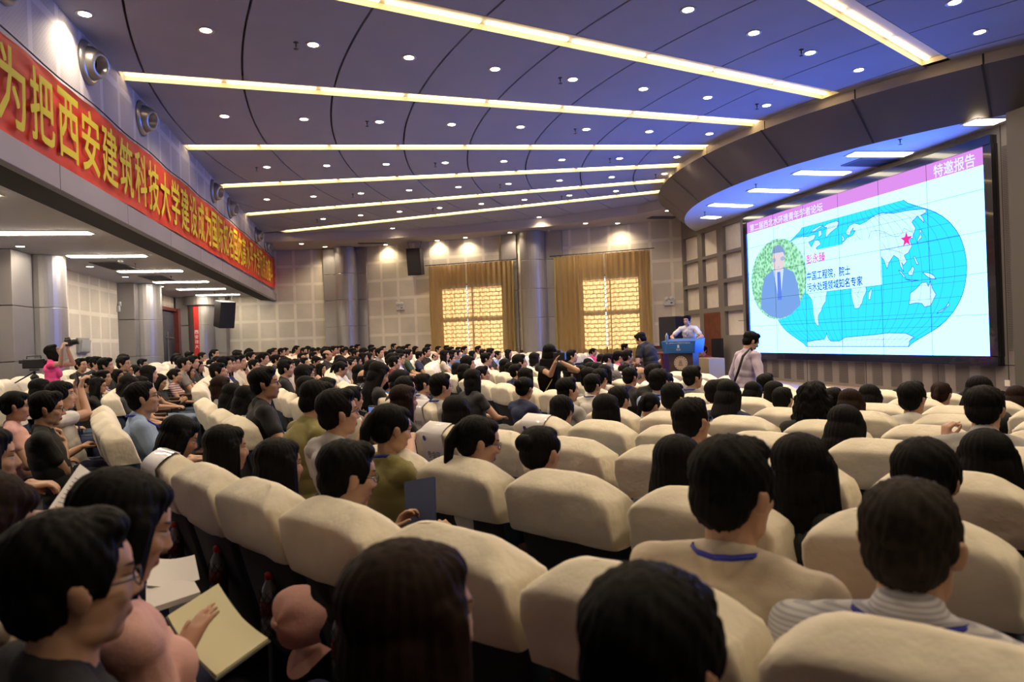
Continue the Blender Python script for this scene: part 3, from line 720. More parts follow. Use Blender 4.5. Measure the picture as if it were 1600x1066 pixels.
mb = MB(); spoly(mb, disc(*pc, *pr), .0045); mb.obj('slide_portrait_garden', mp, vw)
mb = MB()
body = []
for x_, y_ in [(-.115, -.20), (-.105, -.06), (-.085, .03), (-.03, .075), (.03, .075), (.085, .03), (.105, -.06), (.115, -.20), (.06, -.262), (0, -.285), (-.06, -.262)]: body.append((pc[0]+.01+x_, pc[1]+y_))
spoly(mb, body, .005); mb.obj('slide_portrait_suit', sc('suit', .10, .19, .40), vw)
mb = MB(); spoly(mb, [(pc[0]-.02, pc[1]+.07), (pc[0]+.04, pc[1]+.07), (pc[0]+.018, pc[1]-.14), (pc[0]+.004, pc[1]-.14)], .0055); mb.obj('slide_portrait_shirt', sc('shirt', .3, .4, .6), vw)
mb = MB(); spoly(mb, [(pc[0]+.002, pc[1]+.05), (pc[0]+.02, pc[1]+.05), (pc[0]+.024, pc[1]-.15), (pc[0]+.0, pc[1]-.15)], .006); mb.obj('slide_portrait_tie', sc('tie', .06, .12, .45), vw)
mb = MB(); spoly(mb, disc(pc[0]+.011, pc[1]+.135, .036, .085), .006); mb.obj('slide_portrait_face', sc('face', .40, .34, .36), vw)
mb = MB(); spoly(mb, [(pc[0]+.011+.041*cos(radians(q)), pc[1]+.155+.088*sin(radians(q))) for q in range(-5, 186, 12)]+[(pc[0]-.02, pc[1]+.19), (pc[0]+.04, pc[1]+.185)], .0065); mb.obj('slide_portrait_hair', sc('hair', .12, .18, .33), vw)
mb = MB()
for dx_ in (-.014, .036): spoly(mb, disc(pc[0]+dx_, pc[1]+.14, .012, .016, 14), .007)
spoly(mb, [(pc[0], pc[1]+.088), (pc[0]+.022, pc[1]+.088), (pc[0]+.011, pc[1]+.082)], .007)
mb.obj('slide_portrait_glasses', sc('glasses', .22, .24, .40), vw)
mb = MB()
for k in range(1, 6): mb.box(S(k/6, .5, .009), (.003, .006, SH_))
for k in range(1, 5): mb.box(S(.5, k/5, .009), (.003, SW_, .006))
mb.obj('tile_seam', mat('seam_dark', (.02, .03, .08), .6), vw)
# ================================================================ auditorium seats
M_cover = mat('seat_cover_cloth', (.74, .68, .55), .85, noise=.05, nscale=9, bump=.7, bscale=15)
M_navy = mat('seat_fabric_navy', (.022, .045, .085), .85, noise=.2, nscale=14)
M_shell = mat('seat_back_shell', (.010, .010, .013), .7)
M_arm = mat('armrest_wood', (.055, .018, .010), .4, noise=.3, nscale=12)
def rrect(hw, hd, rr, n=5):
    pts = []
    for cx_, cy_, a0 in ((hw-rr, hd-rr, 0), (-hw+rr, hd-rr, 90), (-hw+rr, -hd+rr, 180), (hw-rr, -hd+rr, 270)):
        for k in range(n+1): a = radians(a0+90*k/n); pts.append((cx_+rr*cos(a), cy_+rr*sin(a)))
    return pts
def recline(z): return .075+(1.0-z)*.27      # centre line of the backrest
def cover_mesh(seed):
    rnd = random.Random(seed); ph = [rnd.uniform(0, 6.28) for _ in range(8)]
    mb = MB(); rows = []
    # (z, half width, y of the rear edge, y of the front edge, corner radius)
    prof = [(.742, .246, -.086, .090, .016), (.750, .249, -.090, .094, .016), (.80, .248, -.090, .092, .015), (.85, .246, -.089, .090, .015), (.895, .242, -.087, .087, .018), (.917, .236, -.085, .084, .022), (.932, .228, -.082, .080, .026), (.942, .219, -.077, .076, .030), (.953, .207, -.064, .070, .036), (.966, .190, -.044, .060, .038), (.980, .166, -.020, .048, .032), (.991, .136, .002, .038, .017), (.996, .09, .012, .028, .007)]
    n = None
    for i, (z, hw, ya, yb, rr) in enumerate(prof):
        P = rrect(hw, (yb-ya)/2, min(rr, (yb-ya)*.45), 5); ym = (ya+yb)/2
        # subdivide the long sides so that they can wrinkle
        Q = []
        for q in range(len(P)):
            A = P[q]; Bq = P[(q+1) % len(P)]; Q.append(A); L_ = hypot(A[0]-Bq[0], A[1]-Bq[1]); m = {5: 9, 17: 9, 11: 4, 23: 4}.get(q, 1)
            for t in range(1, m): Q.append((A[0]+(Bq[0]-A[0])*t/m, A[1]+(Bq[1]-A[1])*t/m))
        P = Q; n = len(P)
        for k, (x, y) in enumerate(P):
            side_ = abs(x) > hw*.93
            wob = .003*sin(x*31+ph[0]+z*26)+.0025*sin(x*17-z*40+ph[1])+.002*sin(x*70+z*90+ph[4])
            gather = (.0045*sin(z*170+ph[2]+y*40)+.002*sin(z*330+ph[5])) * (z < .93) if side_ else 0
            crest = .0012*sin(x*60+ph[6])*(.94 < z < .985)
            dz = .008*sin(x*7+ph[3])+.010*(abs(x)/.24)**2 if i < 2 else 0
            sag = -.008*(abs(x)/.24)**2 if i > 5 else 0
            mb.v.append((x+gather*(1 if x > 0 else -1), y+ym+wob*(0 if side_ else 1)+recline(z), z+dz+sag+crest))
    R = len(prof)
    for i in range(R-1):
        for k in range(n): mb.f.append((i*n+k, i*n+(k+1) % n, (i+1)*n+(k+1) % n, (i+1)*n+k)); mb.mi.append(0)
    mb.f.append(tuple((R-1)*n+k for k in range(n))); mb.mi.append(0)
    # hem folded inside
    base = len(mb.v)
    for k in range(n): v = mb.v[k]; mb.v.append((v[0]*.97, (v[1]-recline(.745))*.9+recline(.745), v[2]+.02))
    for k in range(n): mb.f.append((base+k, base+(k+1) % n, (k+1) % n, k)); mb.mi.append(0)
    me = mb.mesh('headrest_cover', M_cover, True); me.set_sharp_from_angle(angle=radians(65)); return me
COVERS = [cover_mesh(s) for s in range(7)]
def back_mesh():
    mb = MB(); n = None; prof = [(.30, .215, .045), (.34, .228, .055), (.55, .232, .058), (.75, .232, .060), (.88, .215, .050), (.925, .17, .035)]
    for z, hw, hd in prof:
        P = rrect(hw, hd, .03, 3); n = len(P)
        for x, y in P: mb.v.append((x, y+recline(z), z))
    for i in range(len(prof)-1):
        for k in range(n):
            mb.f.append((i*n+k, i*n+(k+1) % n, (i+1)*n+(k+1) % n, (i+1)*n+k)); ym = (mb.v[i*n+k][1]+mb.v[i*n+(k+1) % n][1])/2-recline(mb.v[i*n+k][2])
            xm = (mb.v[i*n+k][0]+mb.v[i*n+(k+1) % n][0])/2
            mb.mi.append(0 if (ym > -.03 or abs(xm) > .225) else 1)
    mb.f.append(tuple(range(n-1, -1, -1))); mb.mi.append(0); mb.f.append(tuple((len(prof)-1)*n+k for k in range(n))); mb.mi.append(0)
    return mb.mesh('backrest', [M_navy, M_shell], True)
BACK = back_mesh()
mb = MB(); mb.rbox((0, .47, .40), (.46, .44, .12), .035); CUSH = mb.mesh('seat_cushion', M_navy, True)
mb = MB(); mb.rbox((-.285, .36, .64), (.062, .40, .035), .012); mb.rbox((-.285, .36, .625), (.05, .38, .02), .006)
ARMT = mb.mesh('armrest', M_arm, True)
mb = MB(); mb.rbox((-.285, .38, .31), (.045, .30, .62), .012); mb.rbox((-.285, .36, .012), (.06, .40, .024), .006); SIDE = mb.mesh('side_panel', M_shell)
mb = MB(); mb.rbox((.285, .36, .64), (.062, .40, .035), .012); ARMT2 = mb.mesh('armrest', M_arm, True)
mb = MB(); mb.rbox((.285, .38, .31), (.045, .30, .62), .012); mb.rbox((.285, .36, .012), (.06, .40, .024), .006); SIDE2 = mb.mesh('side_panel', M_shell)
# rows: A, B, C, D at the back, E and F, then the front rows; aisles cut them into a near, a middle and a far block
def aisle1(r): t = (17.9-r)/.83; return (-28.3+.36*t if t < 4.5 else -28.3+.36*t+.35*(t-4.5))
def aisle1b(r): t = (17.9-r)/.83; return -23.6+.32*t+(.28*(t-4) if t > 4 else 0)
def aisle2(Rw):    # angle where the middle block ends on this row
    for a in np.arange(-26, 60, .25):
        X, Y = polar(Rw, a)
        if X < -2.2+.79*(Y-6.8)-.0: return a
    return 60
def aisle2b(Rw):
    for a in np.arange(-26, 60, .25):
        X, Y = polar(Rw, a)
        if X < -2.2+.79*(Y-6.8-1.6): return a
    return 60
ROWS = {}
for k in range(-4, 10): ROWS[k] = 17.95-DR*k
SEATS = []   # (row, block, index, r, a)
for k, r in ROWS.items():
    da = degrees((.565 if k else .525)/r)
    a = {0: -27.6, 1: -27.45, 2: -26.8, 3: -26.8, 4: -26.4, 5: -25.7, 6: -24.5}.get(k, aisle1(r)+.8)-da/2; i = 0
    while a > -62: SEATS.append((k, 'near', i, r, a)); a -= da; i += 1
    if k != 4:
        a = aisle1b(r)+da/2; i = 0; e = aisle2(r)
        while a < e: SEATS.append((k, 'middle', i, r, a)); a += da; i += 1
    a = aisle2b(r)+da/2; i = 0
    while a < 75: SEATS.append((k, 'far', i, r, a)); a += da; i += 1
def inside(x, y):
    if x < XLL+.5 or y < YN+.4: return False
    if x < XL+.35 and False: return False
    for (a, b) in zip(FW, FW[1:]):
        if a[0] <= x <= b[0]: return y < a[1]+(b[1]-a[1])*(x-a[0])/(b[0]-a[0])-.9
    return False
SEAT_OBJ = {}
def build_seat(k, blk, i, r, a, last):
    x, y = polar(r, a)
    z = floor_z(x, y); P = px_of((x, y, z+1.0)); D = P[2]
    e = empty('auditorium_seat', (x, y, z), 0); az = atan2(CY-y, CX-x)-pi/2; e.rotation_euler = (0, 0, az)
    c = link('headrest_cover', COVERS[(i*3+k*5) % 7], e)
    link('backrest', BACK, e)
    if D < 12:
        link('seat_cushion', CUSH, e)
        link('armrest', ARMT, e); link('side_panel', SIDE, e)
        if last: link('armrest', ARMT2, e); link('side_panel', SIDE2, e)
    return e
vis = []
for s_ in SEATS:
    k, blk, i, r, a = s_; x, y = polar(r, a)
    if not inside(x, y): continue
    z = floor_z(x, y)+1.0
    X_, Y_, D = px_of((x, y, z))
    if D < .9 or X_ < -60 or X_ > 1660 or Y_ > 1120: continue
    if r < 8.4 or (blk == 'near' and k > 8): continue
    if k < -2: continue
    if blk == 'near' and (k < -1 or (k == -1 and D < 1.7)): continue
    vis.append((D, s_))
vis.sort(key=lambda q: q[0])

BLK = {'near': 'block nearest the camera', 'middle': 'middle block', 'far': 'far block'}
lastseat = {}
for D, (k, blk, i, r, a) in vis[:300]:
    key = (k, blk); lastseat[key] = max(lastseat.get(key, -1), i)
for D, (k, blk, i, r, a) in vis[:300]:
    e = build_seat(k, blk, i, r, a, lastseat[(k, blk)] == i)
    rk = k+5
    tag(e, 'white-covered navy seat, %s from the aisle, %s row from the back, %s' % (ORD[i+1] if i < 30 else 'far', ORD[rk], BLK[blk]), 'seat', 'white-covered auditorium seats in curved rows')
    SEAT_OBJ[(k, blk, i)] = e
# the farthest seats, mostly hidden behind heads
mb = MB(); cb = MB()
me_c = COVERS[0]; me_b = BACK
cv = [v.co.copy() for v in me_c.vertices]; cf = [tuple(p.vertices) for p in me_c.polygons]
bv = [v.co.copy() for v in me_b.vertices]; bf = [tuple(p.vertices) for p in me_b.polygons]
for D, (k, blk, i, r, a) in vis[300:]:
    x, y = polar(r, a); z = floor_z(x, y); az = atan2(CY-y, CX-x)-pi/2
    T = Matrix.Translation((x, y, z)) @ Matrix.Rotation(az, 4, 'Z')
    mb.add([T @ v for v in cv], cf, 0); mb.add([T @ v for v in bv], bf, 1)
o = mb.obj('distant_seats', [M_cover, M_navy], None, True); tag(o, 'mass of distant white-covered seats at the far side of the hall', 'seats', None, 'stuff')
# ================================================================ people
def cap_geo(p0, p1, r0, r1, n=12, flat=None):
    """tapered capsule; flat = (axis vector, factor) squashes the section along an axis"""
    p0 = Vector(p0); p1 = Vector(p1); d = p1-p0; L_ = max(d.length, 1e-5); t = d/L_
    u = t.orthogonal().normalized(); v = t.cross(u)
    if flat: u = Vector(flat[0]); u = (u-t*u.dot(t)).normalized(); v = t.cross(u); fu = flat[1]
    else: fu = 1.0
    V = []; Fc = []; rings = []
    m = 4
    for i in range(m+1):
        a = -pi/2+pi/2*i/m; rings.append((-r0*cos(a+pi/2) if False else r0*sin(a), r0*cos(a)))
    for i in range(m+1):
        a = pi/2*i/m; rings.append((L_+r1*sin(a), r1*cos(a)))
    for (h, r) in rings:
        r = max(r, 1e-4)
        for k in range(n):
            a = 2*pi*k/n; V.append(p0+t*h+u*(r*fu*cos(a))+v*(r*sin(a)))
    R = len(rings)
    for i in range(R-1):
        for k in range(n): Fc.append((i*n+k, i*n+(k+1) % n, (i+1)*n+(k+1) % n, (i+1)*n+k))
    Fc.append(tuple(range(n-1, -1, -1))); Fc.append(tuple((R-1)*n+k for k in range(n)))
    return V, Fc
_ico = {}
def ell_geo(c, r, R=None, sub=3):
    if sub not in _ico:
        bm = bmesh.new(); bmesh.ops.create_icosphere(bm, subdivisions=sub, radius=1.0); bm.verts.index_update()
        _ico[sub] = ([v.co.copy() for v in bm.verts], [tuple(v.index for v in f.verts) for f in bm.faces]); bm.free()
    V, Fc = _ico[sub]; c = Vector(c)
    out = []
    for p in V:
        q = Vector((p.x*r[0], p.y*r[1], p.z*r[2]))
        if R is not None: q = R @ q
        out.append(q+c)
    return out, Fc
class Blob:
    def __init__(s): s.mb = MB()
    def cap(s, p0, p1, r0, r1=None, flat=None, n=12): s.mb.add(*cap_geo(p0, p1, r0, r1 if r1 is not None else r0, n, flat)); return s
    def ell(s, c, r, R=None, sub=3): s.mb.add(*ell_geo(c, r, R, sub)); return s
    def remesh(s, name, mats, voxel=.008, smooth=4, factor=.6, disp=None):
        me = bpy.data.meshes.new('tmp'); me.from_pydata([tuple(v) for v in s.mb.v], [], s.mb.f)
        ob = bpy.data.objects.new('tmp', me); COL.objects.link(ob)
        m = ob.modifiers.new('r', 'REMESH'); m.mode = 'VOXEL'; m.voxel_size = voxel; m.adaptivity = 0
        if smooth:
            m = ob.modifiers.new('s', 'SMOOTH'); m.factor = factor; m.iterations = smooth
        dg = bpy.context.evaluated_depsgraph_get(); out = bpy.data.meshes.new_from_object(ob.evaluated_get(dg)); out.name = name
        bpy.data.objects.remove(ob); bpy.data.meshes.remove(me)
        n = len(out.vertices); co = np.empty(n*3, np.float32); out.vertices.foreach_get('co', co); co = co.reshape(n, 3)
        if disp is not None:
            nr = np.empty(n*3, np.float32); out.vertices.foreach_get('normal', nr); nr = nr.reshape(n, 3)
            co = co+nr*disp(co)[:, None]; out.vertices.foreach_set('co', co.astype(np.float32).ravel())
        out.materials.clear()
        for m_ in (mats if isinstance(mats, (list, tuple)) else [mats]): out.materials.append(m_)
        out.polygons.foreach_set('use_smooth', [True]*len(out.polygons)); out.update()
        return out, co
def set_head_attr(me, co, Hm):
    inv = np.array(Hm.inverted()); h = co @ inv[:3, :3].T + inv[:3, 3]
    at = me.attributes.new('headco', 'FLOAT_VECTOR', 'POINT'); at.data.foreach_set('vector', h.astype(np.float32).ravel())
def skin_material(name, col):
    m = bpy.data.materials.new(name); nt, N, L = nodes_of(m); b = N['Principled BSDF']
    b.inputs['Roughness'].default_value = .52; b.inputs['Specular IOR Level'].default_value = .35
    at = N.new('ShaderNodeAttribute'); at.attribute_name = 'headco'
    sx = N.new('ShaderNodeSeparateXYZ'); L.new(at.outputs['Vector'], sx.inputs[0])
    def M1(op, a, b2=None):
        n = N.new('ShaderNodeMath'); n.operation = op
        for i, q in enumerate((a, b2)):
            if q is None: continue
            if isinstance(q, (int, float)): n.inputs[i].default_value = q
            else: L.new(q, n.inputs[i])
        return n.outputs[0]
    X, Y, Z = sx.outputs; AX = M1('ABSOLUTE', X)
    def ellipse(cx_, cz_, rx, rz, xs=AX, soft=.25):
        a = M1('DIVIDE', M1('SUBTRACT', xs, cx_), rx); c = M1('DIVIDE', M1('SUBTRACT', Z, cz_), rz)
        d = M1('ADD', M1('MULTIPLY', a, a), M1('MULTIPLY', c, c))
        mr = N.new('ShaderNodeMapRange'); mr.inputs['From Min'].default_value = 1+soft; mr.inputs['From Max'].default_value = 1-soft
        L.new(d, mr.inputs['Value']); return M1('MULTIPLY', mr.outputs[0], M1('GREATER_THAN', Y, .045))
    base = N.new('ShaderNodeRGB'); base.outputs[0].default_value = (*col, 1); cur = base.outputs[0]
    nz = N.new('ShaderNodeTexNoise'); nz.inputs['Scale'].default_value = 30; tc = N.new('ShaderNodeTexCoord'); L.new(tc.outputs['Object'], nz.inputs['Vector'])
    def mix(f, c2):
        nonlocal cur
        n = N.new('ShaderNodeMix'); n.data_type = 'RGBA'
        if isinstance(f, (int, float)): n.inputs['Factor'].default_value = f
        else: L.new(f, n.inputs['Factor'])
        L.new(cur, n.inputs['A']); n.inputs['B'].default_value = (*c2, 1); cur = n.outputs['Result']
    mix(M1('MULTIPLY', nz.outputs['Fac'], .25), tuple(c*.7 for c in col))
    mix(ellipse(0, -.062, .023, .0075, X), (col[0]*.75, col[1]*.38, col[2]*.36))          # lips
    mix(ellipse(.031, .028, .018, .0045), (.02, .012, .01))                              # eyebrows
    mix(ellipse(.031, .004, .0145, .0058), (.55, .50, .47))                              # eye whites
    mix(ellipse(.031, .004, .0062, .0062), (.012, .008, .006))                           # irises
    mix(ellipse(.031, .0098, .016, .0022), (.02, .012, .01))                             # lashes
    L.new(cur, b.inputs['Base Color']); return m
SKIN = [skin_material('skin_fair', (.50, .295, .195)), skin_material('skin_tan', (.41, .225, .140)), skin_material('skin_warm', (.46, .26, .165))]
def hair_material(name, col):
    m = mat(name, col, .62, spec=.10, noise=.3, nscale=60)
    return m
HAIR = dict(black=hair_material('hair_black', (.0035, .003, .003)), brown=hair_material('hair_brown', (.014, .006, .004)), grey=hair_material('hair_grey', (.13, .12, .115)), short=hair_material('hair_cropped', (.022, .017, .014)))
def head_prims(B, Hm, sc=1.0, male=True):
    """skull, face, nose, ears in head space (y forward), placed by the matrix Hm"""
    R3 = Hm.to_3x3()
    def e(c, r, rot=None):
        RR = R3 if rot is None else R3 @ rot
        B.ell(Hm @ (Vector(c)*sc), [q*sc for q in r], RR)
    def c(p, q, r0, r1): B.cap(Hm @ (Vector(p)*sc), Hm @ (Vector(q)*sc), r0*sc, r1*sc)
    e((0, -.014, .034), (.0755, .093, .084)); e((0, .016, -.028), (.063, .070, .084)); e((0, .030, .036), (.062, .058, .050))
    e((0, .052, -.090), (.026, .026, .022)); e((.038, .012, -.070), (.022, .040, .030)); e((-.038, .012, -.070), (.022, .040, .030))
    e((.036, .052, -.022), (.024, .026, .024)); e((-.036, .052, -.022), (.024, .026, .024))
    c((0, .083, .012), (0, .100, -.026), .0075, .0115); e((.011, .092, -.031), (.008, .010, .007)); e((-.011, .092, -.031), (.008, .010, .007))
    c((-.038, .075, .025), (.038, .075, .025), .010, .010)
    e((.031, .070, .004), (.015, .013, .011)); e((-.031, .070, .004), (.015, .013, .011))
    e((0, .080, -.0575), (.021, .011, .007)); e((0, .079, -.067), (.018, .011, .007))
    for s in (-1, 1):
        RR = Euler((0, s*.25, -s*.35)).to_matrix()
        e((s*.079, -.012, -.008), (.008, .019, .030), RR); e((s*.083, -.020, .004), (.006, .012, .018), RR)
def hand_prims(B, wrist, fwd, palm, curl=.5, spread=.08, side=1, sc=1.0, finger_curls=None, thumb_in=.4):
    """palm and five fingers; fwd = along the hand, palm = direction the palm faces; side +1 right hand"""
    w = Vector(wrist); f = Vector(fwd).normalized(); pn = Vector(palm); pn = (pn-f*pn.dot(f)).normalized(); s = f.cross(pn)*side   # towards the thumb
    B.cap(w-f*.01, w+f*.02, .024*sc, .026*sc, (pn, .78))
    for q in (-.026, -.009, .009, .026): B.cap(w+f*.02*sc+s*q*.75*sc, w+f*.082*sc+s*q*sc, .0145*sc, .0118*sc)
    lens = [.062, .072, .078, .070]
    for k, q in enumerate((-.030, -.010, .011, .031)):
        b = w+f*(.088-.006*abs(k-2))*sc+s*q*sc; L_ = lens[k]*sc; cu = (finger_curls[k] if finger_curls else curl)
        d = (f+s*spread*(k-1.5)).normalized(); ang = cu*.7; p = b
        for j, (fr, rr) in enumerate(((.45, .0098), (.32, .0088), (.23, .0078))):
            ax = d.cross(pn).normalized(); d = (Matrix.Rotation(ang, 3, ax) @ d).normalized()
            q2 = p+d*L_*fr; B.cap(p, q2, rr*sc, rr*.9*sc, n=8); p = q2; ang = cu*.85
    tb = w+f*.022*sc+s*.028*sc; d = (f*.75+s*.75+pn*thumb_in).normalized(); p1 = tb+d*.038*sc; d2 = (f*1.0+s*.25+pn*thumb_in*1.2).normalized(); p2 = p1+d2*.032*sc; p3 = p2+(f+pn*thumb_in).normalized()*.024*sc
    B.cap(tb-d*.01, p1, .0155*sc, .0115*sc, n=8); B.cap(p1, p2, .0112*sc, .0100*sc, n=8); B.cap(p2, p3, .0100*sc, .0088*sc, n=8)
def person_geo(pose, hero=False):
    """build body, shirt and trousers for a pose given in the person's own frame: y forward, z up"""
    P = dict(pelvis=(0, .36, .50), chest=(0, .27, .80), neck=(0, .245, .985), head=(0, .285, 1.115), hrot=(0, 0, 0),
             shw=.175, elbL=(-.25, .40, .70), elbR=(.25, .40, .70), wrL=(-.09, .58, .67), wrR=(.09, .58, .67),
             kneeL=(-.12, .80, .50), kneeR=(.12, .80, .50), ankL=(-.12, .84, .10), ankR=(.12, .84, .10),
             handL=((.3, 1, 0), (0, 0, -1)), handR=((-.3, 1, 0), (0, 0, -1)), curl=.5, male=True, sleeve=.55, fat=1.0, voxel=.0095, legs=True, longsleeve=False, neckr=.054, thumb=.4, fcL=None, fcR=None)
    P.update(pose); V = lambda k: Vector(P[k])
    Hm = Matrix.Translation(V('head')) @ Euler(P['hrot']).to_matrix().to_4x4()
    ft = P['fat']; shz = V('neck')+Vector((0, -.005, -.055)); sw = P['shw']
    if 'shL' in P: shL = V('shL'); shR = V('shR')
    else: shL = shz+Vector((-sw, .005, -.005)); shR = shz+Vector((sw, .005, -.005))
    pelv, chest, neck = V('pelvis'), V('chest'), V('neck')
    spine = (neck-pelv).normalized(); side = (shR-shL).normalized(); fwd = side.cross(spine)*-1
    Rt = Matrix((side, spine.cross(side)*1, spine)).transposed()
    vx = P['voxel'] if not hero else P.get('hvoxel', .0065)
    def torso(B, g):
        B.ell(pelv, (.165*ft+g, .12*ft+g, .115+g), Rt); B.ell((pelv*2+chest)/3, (.150*ft+g, .108*ft+g, .13+g), Rt)
        B.ell((pelv+chest*2)/3, (.150*ft+g, .108*ft+g, .13+g), Rt)
        B.ell(chest, (.158*ft+g, .108*ft+g, .165+g), Rt); B.ell(chest*.5+shz*.5, (.150+g, .098+g, .10+g), Rt)
        B.cap(shL, shR, .055+g, .055+g); B.cap(shL, neck+Vector((-.03, 0, -.01)), .050+g, .034+g); B.cap(shR, neck+Vector((.03, 0, -.01)), .050+g, .034+g)
        if not P['male']: B.ell(chest+fwd*.07+side*.065, (.062+g, .055+g, .06+g), Rt); B.ell(chest+fwd*.07-side*.065, (.062+g, .055+g, .06+g), Rt)
    B = Blob(); torso(B, 0)
    B.cap(neck-spine*.05, Hm @ Vector((0, -.018, -.075)), P['neckr']+.006, P['neckr'])
    head_prims(B, Hm, 1.0, P['male'])
    for s, sh, el, wr, hd, fc in ((-1, shL, V('elbL'), V('wrL'), P['handL'], P['fcL']), (1, shR, V('elbR'), V('wrR'), P['handR'], P['fcR'])):
        B.cap(sh, el, .050*ft, .040); B.cap(el, wr, .040, .0255); hand_prims(B, wr, hd[0], hd[1], P['curl'], .08, s, .96 if P['male'] else .88, fc, P['thumb'])
    if P['legs']:
        for s, kn, an in ((-1, V('kneeL'), V('ankL')), (1, V('kneeR'), V('ankR'))):
            hp = pelv+side*.09*s; B.cap(hp, kn, .075, .052); B.cap(kn, an, .052, .036); B.ell(an+Vector((0, .06, -.055)), (.042, .12, .038))
    body, co = B.remesh('person', SKIN[0], vx, 3 if hero else 3, .5); set_head_attr(body, co, Hm)
    # shirt
    def crease(c):
        return .0035*np.sin(c[:, 2]*46+np.sin(c[:, 0]*19)*2.2+c[:, 1]*15)*np.sin(c[:, 0]*14+c[:, 2]*6)+.002*np.sin(c[:, 1]*60+c[:, 2]*33)
    B = Blob(); g = .010; torso(B, g)
    for sh, el, wr in ((shL, V('elbL'), V('wrL')), (shR, V('elbR'), V('wrR'))):
        if P['longsleeve']: B.cap(sh, el, .062*ft, .052); B.cap(el, el.lerp(wr, .93), .052, .036)
        else: B.cap(sh, sh.lerp(el, P['sleeve']), .060*ft, .057*ft); B.cap(sh.lerp(el, P['sleeve']*.8), sh.lerp(el, P['sleeve']), .057*ft, .060*ft)
    B.cap(neck-spine*.045, neck-spine*.012, P['neckr']+.016, P['neckr']+.012)
    if P.get('collar'): B.cap(neck-spine*.03, neck+spine*.018, P['neckr']+.017, P['neckr']+.010)
    shirt, _ = B.remesh('shirt', None or mat('cloth_white', (.62, .60, .56), .85, noise=.06, nscale=12, bump=.15, bscale=90), vx*1.15, 2, .5, crease)
    pants = None
    if P['legs']:
        B = Blob(); B.ell(pelv-spine*.03, (.172*ft+.008, .128*ft+.008, .115), Rt)
        for s, kn, an in ((-1, V('kneeL'), V('ankL')), (1, V('kneeR'), V('ankR'))):
            hp = pelv+side*.09*s; B.cap(hp, kn, .088, .066); B.cap(kn, an+Vector((0, 0, .02)), .066, .052)
        pants, _ = B.remesh('trousers', mat('cloth_navy', (.012, .016, .035), .85), vx*1.3, 2, .5, crease)
    return dict(body=body, shirt=shirt, pants=pants, H=Hm, neck=neck, shL=shL, shR=shR, chest=chest, top=(Hm @ Vector((0, -.012, .125))), P=P)
